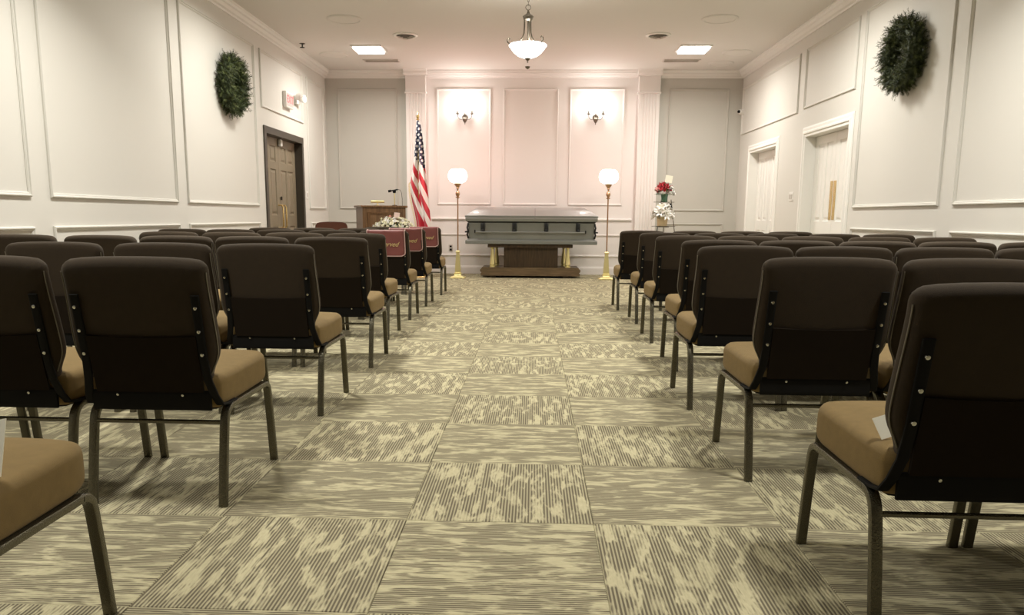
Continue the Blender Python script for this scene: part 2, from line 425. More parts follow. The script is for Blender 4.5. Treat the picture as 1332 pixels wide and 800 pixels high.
MB().prism([(0, 0), (.02, .004), (.034, .02), (.034, .034), (.02, .045), (0, .045)], (sy(-1.725), D-.02, sz(.915)), (sy(1.64), D-.02, sz(.915)), side=(0, -1, 0)).build('chair_rail', M_CREAM, wall_back, smooth=False)

# ---- doors
def panel(mb, to3, u0, u1, v0, v1, depth=.012, m_=.03):
    # raised field inside a sunk groove, drawn on a leaf surface w=0 (w>0 towards the room)
    R = []
    for ins, w in ((0, 0), (.010, -depth), (m_, -depth*.9), (m_+.02, -.001)):
        R.append([mb.bm.verts.new(to3(u, v, w)) for u, v in ((u0+ins, v0+ins), (u1-ins, v0+ins), (u1-ins, v1-ins), (u0+ins, v1-ins))])
    for A, B in zip(R, R[1:]):
        for k in range(4): mb.bm.faces.new((A[k], A[(k+1) % 4], B[(k+1) % 4], B[k]))
    mb.bm.faces.new(R[-1])
def leaf(name, to3, u0, u1, z1, rects, m, parent, thick=.045, z0=.008):
    # flat leaf with rectangular holes where the sunk panels sit
    mb = MB(); us = sorted({u0, u1, *[r[0] for r in rects], *[r[1] for r in rects]}); vs = sorted({z0, z1, *[r[2] for r in rects], *[r[3] for r in rects]})
    def inside(u, v): return any(r[0] < u < r[1] and r[2] < v < r[3] for r in rects)
    for a, b in zip(us, us[1:]):
        for c, d in zip(vs, vs[1:]):
            if not inside((a+b)/2, (c+d)/2): mb.quad(to3(a, c, 0), to3(b, c, 0), to3(b, d, 0), to3(a, d, 0))
    for r in rects: panel(mb, to3, *r)
    for w in (-thick,): mb.quad(to3(u0, z0, w), to3(u1, z0, w), to3(u1, z1, w), to3(u0, z1, w))
    for (a, c), (b, d) in (((u0, z0), (u1, z0)), ((u1, z0), (u1, z1)), ((u1, z1), (u0, z1)), ((u0, z1), (u0, z0))):
        mb.quad(to3(a, c, 0), to3(b, d, 0), to3(b, d, -thick), to3(a, c, -thick))
    bmesh.ops.remove_doubles(mb.bm, verts=list(mb.bm.verts), dist=1e-5)
    return mb.build(name, m, parent, smooth=False)
def six(u0, u1):
    w = u1-u0; s = .11; g = .09; a, b = u0+s, (u0+u1)/2-g/2; c, d = (u0+u1)/2+g/2, u1-s; R = []
    for p, q in ((a, b), (c, d)): R += [(p, q, .22, .82), (p, q, .98, 1.62), (p, q, 1.72, 1.94)]
    return R
def tall(u0, u1):
    s = .10; a, b = u0+s, (u0+u1)/2-.04; c, d = (u0+u1)/2+.04, u1-s
    return [(p, q, v0, v1) for p, q in ((a, b), (c, d)) for v0, v1 in ((.20, .80), (.95, 1.90))]
# left pair of tan doors
dl = thing('door_1', (0, 0, 0)); del dl['label'], dl['category']; struct(dl)
REC = .10; t1 = lambda u, v, w: (XL-REC+w, u, v)
mid = (LD[0]+LD[1])/2
mbf = MB()
for y0, y1, z0, z1 in ((LD[0]-.05, LD[0]+.03, 0, LD[2]+.06), (LD[1]-.03, LD[1]+.05, 0, LD[2]+.06), (LD[0]+.03, LD[1]-.03, LD[2]-.03, LD[2]+.06)):
    mbf.box((XL-.33, y0, z0) if False else (XL-.005, y0, z0), (XL+.018, y1, z1))
mbf.build('casing', M_DARKFRAME, dl, smooth=False)
mbj = MB().box((XL-.335, LD[0], 0), (XL-.004, LD[0]+.03, LD[2])).box((XL-.335, LD[1]-.03, 0), (XL-.004, LD[1], LD[2])).box((XL-.335, LD[0]+.03, LD[2]-.03), (XL-.004, LD[1]-.03, LD[2]))
mbj.build('jamb', M_DARKFRAME, dl, smooth=False)
for a, b in ((LD[0]+.034, mid-.002), (mid+.002, LD[1]-.034)):
    lf = leaf('door_leaf', t1, a, b, LD[2]-.034, six(a, b), M_TANDOOR, dl)
    yy = b-.07 if a < mid-.1 else a+.07
    MB().tube([(XL-REC, yy, .80), (XL-REC+.05, yy, .80), (XL-REC+.068, yy, .83), (XL-REC+.068, yy, 1.09), (XL-REC+.05, yy, 1.12), (XL-REC, yy, 1.12)], .022, n=8).build('pull_handle', M_BRASS, lf)
    if a > mid-.1: MB().cbox((XL-REC+.012, a+.05, 1.22), (.02, .03, .05)).build('keyhole_plate', M_DARKFRAME, lf)
MB().cbox((XL-REC+.03, mid+.03, 1.995), (.05, .06, .10)).bevel(.01).build('door_sensor', M_WHITE, dl)
# right white doors
def white_door(n, O, plates):
    d = thing('door_%d' % n); del d['label'], d['category']; struct(d)
    y0, y1, zt = O; mb = MB()
    CP = [(0, 0), (0, .012), (.012, .026), (.03, .026), (.045, .016), (.075, .016), (.09, .006), (.10, .006), (.10, 0)]
    # casing: inverted-U of moulded strip
    R = []
    for u, v, su in ((y0, 0, -1), (y0, zt, -1), (y1, zt, 1), (y1, 0, 1)):
        R.append([mb.bm.verts.new((XR-p[1], u+su*p[0], v+(p[0] if v else 0))) for p in CP])
    for A, B in zip(R, R[1:]):
        for q in range(len(CP)-1): mb.bm.faces.new((A[q], B[q], B[q+1], A[q+1]))
    mb.build('casing', M_WHITEDOOR, d, smooth=False)
    MB().box((XR-.012, y0, 0), (XR+.335, y0+.025, zt)).box((XR-.012, y1-.025, 0), (XR+.335, y1, zt)).box((XR-.012, y0+.025, zt-.025), (XR+.335, y1-.025, zt)).build('jamb', M_WHITEDOOR, d, smooth=False)
    m = (y0+y1)/2; rec = .13; t = lambda u, v, w: (XR+rec-w, u, v)
    for a, b in ((y0+.028, m-.003), (m+.003, y1-.028)):
        lf = leaf('door_leaf', t, a, b, zt-.03, tall(a, b), M_WHITEDOOR, d)
        if plates:
            yy = b-.05 if a < m-.1 else a+.05
            MB().cbox((XR+rec-.004, yy, 1.20), (.008, .07, .46)).bevel(.002).build('push_plate', M_BRASS, lf)
white_door(2, RB, True); white_door(3, RA, False)

# ================================================================ CHAIRS
TILT = math.radians(12)
def rear_y(z): return .005-math.tan(TILT)*(z-.42)      # y of the rear face of the back cushion
def make_chair():
    t = thing('banquet_chair')
    so = chaikin([(-.215, 0), (.215, 0), (.235, .05), (.2405, .32), (.240, .44), (.19, .515), (-.19, .515), (-.240, .44), (-.2405, .32), (-.235, .05)], 2)
    M = Matrix.Translation((0, .02, -.010)) @ Matrix.Rotation(math.radians(1.3), 4, 'X')
    MB().pad(so, .343, .458, .032, dome=.012, M=M, seg=4).build('seat', M_FABRIC, t, ang=60)
    MB().pad([(x*.90, y*.92+.02) for x, y in so], .338, .350, .004, M=M, seg=1).build('seat_pan', M_BLACK, t)
    bo = chaikin([(-.232, .35), (-.236, .405), (-.19, .43), (.19, .43), (.236, .405), (.232, .35), (.24, .17), (.238, .10), (.205, .04), (.198, .0), (-.198, .0), (-.205, .04), (-.238, .10), (-.24, .17)], 2)
    bo = list(reversed(bo))
    # local (x, v, w) -> tilted back: w forward
    Mb = Matrix.Translation((0, .005, .42)) @ Matrix.Rotation(TILT, 4, 'X') @ Matrix(((1, 0, 0, 0), (0, 0, 1, 0), (0, 1, 0, 0), (0, 0, 0, 1)))
    back = MB().pad(bo, 0, .062, .026, dome=.014, dome2=.004, M=Mb, seg=4).build('backrest', M_BACKFAB_SHADED, t, ang=60)
    for s in (-1, 1):
        sp = sorted([p for p in bo if p[0]*s > .19 and .03 < p[1] < .395], key=lambda p: p[1])
        MB().tube([Mb @ Vector((p[0]*1.002, p[1], .016)) for p in sp], .004, n=5).build('piping', M_PIPING, back)
    # hymnal pocket panel on the lower rear
    po = [(-.178, -.018), (.178, -.018), (.178, .175), (.10, .169), (0, .167), (-.10, .169), (-.178, .175)]
    MB().pad(list(reversed(po)), -.012, -.002, .004, M=Mb, seg=1).build('rear_pocket', M_POCKET_SHADED, t, ang=50)
    MB().tube([Mb @ Vector((-.2, -.053, -.006)), Mb @ Vector((.2, -.053, -.006))], .068, .012, n=12, side=(0, 0, 1)).build('back_crossbar', M_BLACK, t)
    for s in (-1, 1):
        x = s*.196
        P = [Mb @ Vector((x, .315, -.006)), Mb @ Vector((x, .10, -.007)), Mb @ Vector((x+s*.006, .02, -.009)), Mb @ Vector((x+s*.018, -.035, -.004)), Vector((s*.222, .03, .352)), Vector((s*.226, .07, .346)), Vector((s*.228, .13, .346))]
        b = MB().tube(P, .028, .010, n=12, side=(1, 0, 0)).build('back_bracket', M_BLACK, t)
        mb = MB()
        for v in (.275, .195, .115): mb.lathe([(.001, .004), (.0055, .003), (.0065, 0), (.0065, -.003)], n=8, M=Mb @ Matrix.Translation((x, v, -.014)) @ Matrix.Rotation(PI, 4, 'X'))
        mb.lathe([(.001, .004), (.0045, .003), (.005, -.001)], n=8, M=Mb @ Matrix.Translation((s*.11, -.03, -.014)) @ Matrix.Rotation(PI, 4, 'X'))
        mb.build('screws', M_SCREW, b)['kind'] = 'stuff'
        xl = s*.226; r = .05; zr = .333
        # rear leg with its bend, rail, front leg with its bend
        rear = [(xl, 0, 0), (xl, .025, .16), (xl, .045, .27)]
        for q in (1, 2, 3, 4, 5): a = PI-(PI/2-.14)*q/5-.14; rear.append((xl, .1055+r*1.15*math.cos(a), .275+(zr-.275)*math.sin(a)/1))
        MB().tube(rear, .030, .022, n=12, side=(1, 0, 0)).build('leg', M_FRAME, t)
        yr = rear[-1][1]; zt = rear[-1][2]
        front = [(xl, .53, 0), (xl, .505, .18), (xl, .488, .285)]
        for q in (1, 2, 3, 4, 5): a = .14+(PI/2-.14)*q/5; front.append((xl, .436+.05*math.cos(a), .29+(zt-.29)*math.sin(a)))
        MB().tube(front, .030, .022, n=12, side=(1, 0, 0)).build('leg', M_FRAME, t)
        MB().tube([(xl, yr-.003, zt), (xl, front[-1][1]+.003, zt)], .030, .022, n=12, side=(1, 0, 0)).build('side_rail', M_FRAME, t)
        for y in (.13, .42): pass
    MB().tube([(-.226, .046, .284), (.226, .046, .284)], .015, n=8).build('stretcher', M_FRAME, t)
    MB().cbox((0, .40, .343), (.43, .03, .018)).build('front_crossbar', M_BLACK, t)
    return t
proto = make_chair()
ORD = ['first', 'second', 'third', 'fourth', 'fifth', 'sixth', 'seventh', 'eighth']
ROWS_L = [(1.265-.02, [1.265]), (2.50, [1.268, 1.795, 2.282]), (3.735, [1.268, 1.770, 2.300]), (4.98, [1.275, 1.783, 2.272, 2.765, 3.29]),
          (6.16, [1.384, 1.872, 2.372, 2.872]), (7.37, [1.394, 1.880, 2.366, 2.845, 3.313]), (8.51, [1.394, 1.88, 2.37, 2.855]), (9.77, [1.375, 1.863])]
ROWS_R = [(1.768, [1.055, 1.56]), (2.864, [1.050, 1.542, 2.03]), (3.985, [1.048, 1.532, 2.012, 2.497]), (5.01, [1.158, 1.642, 2.130, 2.614, 3.10]),
          (6.155, [1.172, 1.658, 2.148, 2.650, 3.148]), (7.29, [1.198, 1.686, 2.170, 2.72, 3.198]), (8.355, [1.138, 1.68, 2.172, 2.662])]
used = False
CHAIRS = {}
def place(side, row, k, x, y, rz=0, nrows=8, last=0):
    global used
    o = proto if not used else copy_tree(proto); used = True
    o.location = (x, y, 0); o.rotation_euler = (0, 0, rz)
    o['label'] = 'brown padded chair, %s from the aisle, %s row from the camera, %s side' % (ORD[k], ORD[row], side)
    o['category'] = 'chair'; o['group'] = 'chapel chairs %s of the aisle' % side
    CHAIRS[(side, row, k)] = o
    return o
rr = random.Random(3)
for r, (y, xs) in enumerate(ROWS_L):
    for k, x in enumerate(xs): place('left', r, k, -x, y+rr.uniform(-.008, .008), rr.uniform(-.008, .008))
for r, (y, xs) in enumerate(ROWS_R):
    for k, x in enumerate(xs):
        if x is None: continue
        place('right', r, k, x, y+(.0 if k == 0 or r != 4 else .05)+rr.uniform(-.008, .008), rr.uniform(-.008, .008))

# two white cards tucked at the seat backs of the nearest chairs
def card(x, y, z, rot, label, w=.05, h=.11):
    o = MB().box((-w/2, -.001, 0), (w/2, .001, h)).build('paper_card', M_PAPER, smooth=False)
    o.location = (x, y, z); o.rotation_euler = rot; return tag(o, label, 'card')

# ---- burgundy reserved covers over three aisle chairs of the front rows
def cover(ch, row, label):
    cx, cy = ch.location.x, ch.location.y
    t = thing('reserved_cover', (cx, cy, 0), 0, label, 'chair cover', 'burgundy reserved covers on the front chairs')
    x0, x1 = -.150, .200; rad = .035; Z = .845
    def yz(s):    # s along the strip, from the rear hem (s=0) over the top to the front hem
        L1 = .235
        if s < L1: z = .838-(L1-s)*math.cos(TILT); return (rear_y(z)-.012, z)
        q = (s-L1)/.09
        if q < 1:
            a = PI*(1-q); yc = rear_y(.838)+.025; return (yc+.037*math.cos(a), .838+.014*math.sin(a))
        z = .838-(s-L1-.09)*math.cos(TILT); return (rear_y(z)+.071, z)
    ns, nx = 26, 12; tot = .235+.09+.10; mb = MB(); V = []
    for i in range(ns+1):
        s = tot*i/ns; row_ = []
        cut = max(0, rad-s) if s < rad else 0
        ins = rad-math.sqrt(max(0, rad*rad-cut*cut)) if cut else 0
        for j in range(nx+1):
            x = (x0+ins)+(x1-x0-2*ins)*j/nx; y, z = yz(s)
            row_.append(mb.bm.verts.new((x, y-.0015*math.sin(j*1.3+i*.2)*(1 if s < .23 else 0), z)))
        V.append(row_)
    for i in range(ns):
        for j in range(nx): mb.bm.faces.new((V[i][j], V[i][j+1], V[i+1][j+1], V[i+1][j]))
    cl = mb.build('cloth', M_BURG, t, ang=60)
    md = cl.modifiers.new('solid', 'SOLIDIFY'); md.thickness = .003
    E_ = []
    for i in range(ns, -1, -1):
        s = tot*i/ns; y, z = yz(s); cut = max(0, rad-s); ins = rad-math.sqrt(max(0, rad*rad-cut*cut)); E_.append((x0+ins, y-.001, z))
    for i in range(0, ns+1):
        s = tot*i/ns; y, z = yz(s); cut = max(0, rad-s); ins = rad-math.sqrt(max(0, rad*rad-cut*cut)); E_.append((x1-ins, y-.001, z))
    MB().tube(E_, .010, n=6).build('edging', M_BURGT, t)
    z = .70; text_mesh('Reserved', .062, M_GOLD, t, (.025, rear_y(z)-.0165, z), (PI/2+TILT, 0, 0), .45)
cover(CHAIRS[('left', 5, 0)], 5, 'burgundy reserved cover farthest from the casket, most of its gold lettering showing')
cover(CHAIRS[('left', 6, 0)], 6, 'burgundy reserved cover on the middle one of the three covered chairs by the aisle')
cover(CHAIRS[('left', 7, 0)], 7, 'burgundy reserved cover on the front row chair nearest the flag and floor lamp')

# ================================================================ CASKET AND BIER
CX, CYF = -.035, 12.62
def casket():
    t = thing('casket', (CX, CYF, .545), 0, 'closed grey metal casket with dark swing handles, resting on the wooden bier', 'casket')
    L, Dp = 2.11, .66
    def shell(rows, name, m, ang=30):
        mb = MB(); R = []
        for z, ix, iy in rows:
            R.append([mb.bm.verts.new(p) for p in ((-L/2+ix, iy, z), (L/2-ix, iy, z), (L/2-ix, Dp-iy, z), (-L/2+ix, Dp-iy, z))])
        for A, B in zip(R, R[1:]):
            for k in range(4): mb.bm.faces.new((A[k], A[(k+1) % 4], B[(k+1) % 4], B[k]))
        mb.bm.faces.new(list(reversed(R[0]))); mb.bm.faces.new(R[-1])
        bmesh.ops.bevel(mb.bm, geom=[e for e in mb.bm.edges if abs(e.verts[0].co.z-e.verts[1].co.z) > .001], offset=.012, segments=2, affect='EDGES')
        return mb.build(name, m, t, ang=ang)
    shell([(0, .012, .012), (.006, .0, .0), (.055, .0, .0), (.066, .012, .012), (.075, .035, .03), (.085, .05, .045)], 'base_molding', M_CASKET)
    shell([(.08, .052, .048), (.34, .045, .04)], 'body', M_CASKET)
    shell([(.335, .05, .045), (.342, .035, .03), (.352, .03, .025), (.356, .045, .04)], 'dark_gasket', M_CASKETD)
    shell([(.354, .03, .028), (.362, .008, .006), (.405, .0, .0), (.412, .01, .01), (.418, .03, .03)], 'rim', M_CASKET)
    # two-piece domed lid with hipped ends
    for nm, xa, xb, e0, e1 in (('foot_lid', -L/2, .056, 1, 0), ('head_lid', .060, L/2, 0, 1)):
        mb = MB(); rings = []
        prof = [(0, .402), (.004, .43), (.012, .455), (.05, .482), (.13, .535), (.22, .575), (.29, .590)]
        for iy, z in prof:
            ia = iy*.9 if e0 else 0; ib = iy*.9 if e1 else 0
            o = .0
            rings.append([mb.bm.verts.new(p) for p in ((xa+ia, iy, z), (xb-ib, iy, z), (xb-ib, Dp-iy, z), (xa+ia, Dp-iy, z))])
        for A, B in zip(rings, rings[1:]):
            for k in range(4): mb.bm.faces.new((A[k], A[(k+1) % 4], B[(k+1) % 4], B[k]))
        mb.bm.faces.new(list(reversed(rings[0]))); mb.bm.faces.new(rings[-1])
        mb.build(nm, M_CASKETL, t, ang=28)
    mb = MB(); prof = [(.003, .402), (.008, .43), (.016, .455), (.054, .479), (.134, .532), (.222, .572), (.29, .587)]
    P = [(y, z) for y, z in prof]+[(Dp-y, z) for y, z in reversed(prof)]; mb.prism(P, (.054, 0, 0), (.062, 0, 0), up=(0, 0, 1), side=(0, 1, 0)); mb.build('center_seam', M_CASKETD, t, smooth=False)
    # lid edge band
    mb = MB().box((-L/2-.006, -.006, .425), (.052, .004, .452)).box((.064, -.006, .425), (L/2+.006, .004, .452)).bevel(.004); mb.build('lid_band', M_CASKET, t)
    # swing bar handles
    for X in (-.775, -.27, .24, .745):
        h = MB().cbox((X, .028, .262), (.068, .030, .145)).cbox((X, .018, .225), (.042, .03, .03)).cbox((X, .006, .205), (.034, .03, .05)).bevel(.005, 2).build('handle_lug', M_CASKETD, t)
    MB().tube([(-.90, -.004, .19), (.865, -.004, .19)], .026, n=10).build('handle_bar', M_CASKET, t)
    for X in (-.90, .865): MB().cbox((X, .004, .20), (.02, .05, .05)).bevel(.005).build('bar_tip', M_CASKETD, t)
    for X in (-1, 1):
        MB().tube([(X*(L/2-.045), .05, .09), (X*(L/2-.03), .03, .15), (X*(L/2-.045), .03, .2), (X*(L/2-.03), .03, .26), (X*(L/2-.045), .05, .33)], .03, n=8).build('corner_ornament', M_CASKETD, t)
        MB().tube([(X*(L/2-.02), .12, .19), (X*(L/2+.01), .14, .19), (X*(L/2+.01), .5, .19), (X*(L/2-.02), .52, .19)], .024, n=8).build('end_handle', M_CASKETD, t)
casket()
def bier():
    t = thing('casket_bier', (CX, CYF, 0), 0, 'brown wooden casket bier with short brass columns, under the grey casket', 'stand')
    MB().box((-.70, .06, .49), (.67, .62, .545)).bevel(.006).build('top_board', M_WALNUT_D, t, smooth=False)
    MB().box((-.44, .14, .17), (.435, .56, .49)).bevel(.003).build('pedestal', M_WALNUT_D, t, smooth=False)
    # base: stepped plinth with scalloped ends
    prof = [(-.80, .035), (.80, .035), (.805, .07), (.79, .085), (.81, .10), (.815, .13), (.795, .145), (.78, .17), (-.78, .17), (-.795, .145), (-.815, .13), (-.81, .10), (-.79, .085), (-.805, .07)]
    MB().prism(prof, (-.01, .09, 0), (-.01, .62, 0), up=(0, 0, 1), side=(1, 0, 0)).build('plinth', M_BIER, t, smooth=False)
    for x in (-.62, .58):
        for y in (.17, .52): MB().cbox((x, y, .0175), (.10, .08, .035)).build('foot', M_WALNUT_D, t, smooth=False)
    for x in (-.625, .595):
        for y in (.15, .52):
            xx = x+(0 if y < .3 else (.05 if x < 0 else -.05))
            MB().lathe([(.046, 0), (.046, .02), (.036, .03), (.046, .05), (.040, .075), (.022, .29), (.03, .30), (.034, .32)], (xx, y, .17), 16).build('column', M_BRASSP, t)
bier()

# ================================================================ FLOOR LAMPS
def floor_lamp(x, y, label, P=14):
    t = thing('floor_lamp', (x, y, 0), 0, label, 'floor lamp', 'brass funeral floor lamps')
    def sq(rows, name, m):
        mb = MB(); R = []
        for h, z in rows: R.append([mb.bm.verts.new(p) for p in ((-h, -h, z), (h, -h, z), (h, h, z), (-h, h, z))])
        for A, B in zip(R, R[1:]):
            for k in range(4): mb.bm.faces.new((A[k], A[(k+1) % 4], B[(k+1) % 4], B[k]))
        mb.bm.faces.new(list(reversed(R[0]))); mb.bm.faces.new(R[-1]); return mb.build(name, m, t, smooth=False)
    sq([(.10, 0), (.10, .018), (.085, .03), (.055, .045), (.05, .06), (.058, .07), (.058, .085), (.042, .095)], 'base', M_BRASSP)
    sq([(.042, .095), (.046, .12), (.026, .40), (.032, .41), (.032, .425), (.018, .44)], 'tapered_column', M_BRASSP)
    for (dx, dy) in ((-1, -1), (1, -1), (1, 1), (-1, 1)): MB().cbox((dx*.095, dy*.095, .01), (.05, .05, .02)).bevel(.006).build('foot', M_BRONZE if dx*dy > 5 else M_BRASSP, t)
    MB().tube([(0, 0, .43), (0, 0, 1.27)], .022, n=10).build('pole', M_COPPER, t)
    MB().lathe([(.012, 1.262), (.034, 1.27), (.034, 1.28), (.016, 1.29), (.024, 1.30), (.036, 1.325), (.036, 1.345), (.024, 1.37), (.014, 1.38), (.012, 1.40), (.016, 1.41), (.026, 1.42), (.020, 1.43), (.03, 1.445), (.05, 1.475), (.056, 1.495), (.052, 1.50)], n=20).build('turned_stem', M_COPPER, t)
    g = MB().lathe([(.05, 1.497), (.085, 1.505), (.12, 1.525), (.145, 1.56), (.152, 1.60), (.148, 1.645), (.132, 1.685), (.105, 1.71), (.085, 1.716)], n=32).build('glass_globe', M_GLOW, t)
    g.visible_shadow = True
    l = point_light('lamp_bulb', (0, -.0, 1.80), .10, P, C_PINK, t)
    l = point_light('lamp_bulb', (0, -.17, 1.6), .12, 3, C_PINK, t)
floor_lamp(-1.205, 12.58, 'brass floor lamp with a lit white globe, left of the casket near the flag')
floor_lamp(1.168, 12.57, 'brass floor lamp with a lit white globe, right of the casket beside the flower stand', 8.5)

# ================================================================ SCONCES
def sconce(x, label):
    y = D-.02-.0; t = thing('wall_sconce', (x, y, sz(2.60)), 0, label, 'wall lamp', 'brass sconces on the front wall')
    Mx = Matrix.Rotation(PI/2, 4, 'X')
    MB().lathe([(.05, 0), (.05, .006), (.038, .014), (.02, .03), (.012, .05)], (0, 0, 0), 20, M=Mx).build('backplate', M_BRONZE, t)
    MB().lathe([(.002, -.125), (.008, -.115), (.006, -.10), (.016, -.09), (.036, -.06), (.042, -.035), (.030, -.01), (.014, 0), (.02, .015), (.03, .03), (.014, .045), (.006, .07), (.004, .10)], (0, -.055, 0), 18).build('urn_body', M_BRONZE, t)
    for s in (-1, 1):
        P = [(0, -.06, -.01)]+[(s*(.06+.055*math.cos(a)), -.06-.02*math.sin(a/2), .01+.055*math.sin(a)*1.0) for a in [math.radians(d) for d in (200, 230, 260, 290, 320, 350)]]+[(s*.12, -.085, .035)]
        a = MB().tube(P, .009, n=6).build('arm', M_BRONZE, t)
        MB().lathe([(.008, .03), (.012, .036), (.034, .046), (.036, .052), (.015, .056), (.013, .10)], (s*.12, -.085, 0), 14).build('candle_cup', M_BRONZE, a)
        MB().lathe([(.012, .10), (.02, .12), (.024, .145), (.018, .18), (.007, .215), (.001, .23)], (s*.12, -.085, 0), 14).build('bulb', M_GLOWB, a)
        point_light('sconce_bulb', (s*.12, -.17, .17), .05, 4.0, (1, .97, .93), t)
    o = MB().lathe([(.001, .07), (.01, .085), (.004, .115), (.001, .12)], (0, -.055, 0), 10).build('finial', M_BRONZE, t)
sconce(sy(-1.155), 'brass twin-arm wall sconce, lit, on the front panel nearest the flag')
sconce(sy(.995), 'brass twin-arm wall sconce, lit, on the front panel nearest the flower stand')

# ================================================================ CEILING FITTINGS
def ceiling_light(x, y, label, group=None, size=.40, power=None, spread=165):
    t = thing('ceiling_light', (x, y, HC), 0, label, 'ceiling light', group)
    h = size/2
    MB().box((-h-.025, -h-.025, -.018), (h+.025, -h, 0)).box((-h-.025, h, -.018), (h+.025, h+.025, 0)).box((-h-.025, -h, -.018), (-h, h, 0)).box((h, -h, -.018), (h+.025, h, 0)).build('frame', M_WHITE, t, smooth=False)
    MB().box((-h, -h, -.045), (h, h, -.002)).bevel(.015, 2).build('diffuser', M_GLOWC, t)
    area_light('light_tube', (0, 0, -.06), size*.95, power or LIGHT_SQUARE, C_COOL, t, spread)
Yc = 11.95
ceiling_light(sy(-2.38), 11.85, 'square lit ceiling light over the podium side, left of the hanging bowl lamp', 'square ceiling lights')
ceiling_light(sy(2.22), 11.87, 'square lit ceiling light over the flower stand side, right of the hanging bowl lamp', 'square ceiling lights')
def round_plate(x, y, label, r=.22):
    t = thing('ceiling_speaker', (x, y, HC), 0, label, 'speaker', 'round ceiling speakers')
    MB().lathe([(r, 0), (r, -.006), (r-.012, -.016), (r-.03, -.018), (r-.04, -.010)], n=40, cap=False).build('rim', M_CEIL, t)
    MB().lathe([(r-.04, -.010), (.05, -.014), (.001, -.0145)], n=40, cap=False).build('grille', M_CEIL, t)
zc = (HC-.981)/(3.34-.981)
for x, y, lb in ((-2.33, 9.95, 'round white ceiling speaker, left one nearest the camera'), (-3.0, 12.08, 'round white ceiling speaker in the corner above the tan doors'),
                 (2.20, 9.99, 'round white ceiling speaker, right one nearest the camera'), (2.90, 11.95, 'round white ceiling speaker beside the right square light'), (2.86, 12.75, 'round white ceiling speaker in the far right ceiling corner')):
    round_plate(x*zc, y*zc, lb, .20 if y > 12.5 else .22)
def round_vent(x, y, label):
    t = thing('ceiling_vent', (x, y, HC), 0, label, 'vent', 'round air vents in the ceiling')
    MB().lathe([(.17, 0), (.17, -.008), (.14, -.02), (.125, -.016), (.12, 0)], n=36, cap=False).build('outer_ring', M_WHITE, t)
    MB().lathe([(.12, -.001), (.001, -.0012)], n=36, cap=False).build('dark_throat', M_VENTD, t)
    for r, z in ((.10, -.024), (.07, -.034), (.04, -.044)): MB().lathe([(r, z), (r+.008, z-.004), (r-.012, z+.016), (r-.018, z+.018)], n=32, cap=False).build('louver_ring', M_VENT, t)
    MB().lathe([(.022, -.048), (.001, -.05)], n=20, cap=False).build('center_disc', M_VENT, t)
    MB().tube([(0, 0, -.002), (0, 0, -.048)], .012, n=6).build('stem', M_VENT, t)
    MB().tube([(-.11, 0, -.012), (.11, 0, -.012)], .008, n=6).build('crossbar', M_VENT, t)
round_vent(-1.726*zc, 10.815*zc, 'round ceiling air vent with dark rings, left of the hanging bowl lamp')
round_vent(1.60*zc, 10.84*zc, 'round ceiling air vent with dark rings, right of the hanging bowl lamp')
def grille(x, y, label):
    t = thing('return_grille', (x, y, HC), 0, label, 'vent', 'long ceiling air grilles')
    w, d = .56, .20
    MB().box((-w/2, -d/2, -.012), (w/2, -d/2+.02, 0)).box((-w/2, d/2-.02, -.012), (w/2, d/2, 0)).box((-w/2, -d/2+.02, -.012), (-w/2+.02, d/2-.02, 0)).box((w/2-.02, -d/2+.02, -.012), (w/2, d/2-.02, 0)).build('frame', M_VENT, t, smooth=False)
    MB().box((-w/2+.02, -d/2+.02, -.002), (w/2-.02, d/2-.02, 0)).build('backing', M_VENT, t, smooth=False)
    me = MB().box((-w/2+.02, -.010, -.002), (w/2-.02, .002, .0), Matrix.Rotation(.5, 4, 'X')).mesh('slat', M_VENT, smooth=False)
    for k in range(8): put('slat', me, t, (0, -d/2+.034+k*.0195, -.006))
grille(-2.371*zc, 12.514*zc, 'long flush ceiling air grille above the podium corner'); grille(2.211*zc, 12.525*zc, 'long flush ceiling air grille above the flower stand')
def sprinkler(x, y):
    t = thing('fire_sprinkler', (x, y, HC), 0, 'small dark sprinkler head on the ceiling above the tan doors', 'sprinkler')
    MB().lathe([(.04, 0), (.04, -.004), (.02, -.012)], n=20).build('escutcheon', M_BRONZE, t)
    MB().tube([(0, 0, 0), (0, 0, -.05)], .018, n=8).build('stem', M_BLACK, t); MB().lathe([(.034, -.052), (.034, -.056), (.008, -.058)], n=16).build('deflector', M_BLACK, t)
sprinkler(-3.272*zc+.02, 11.317*zc)

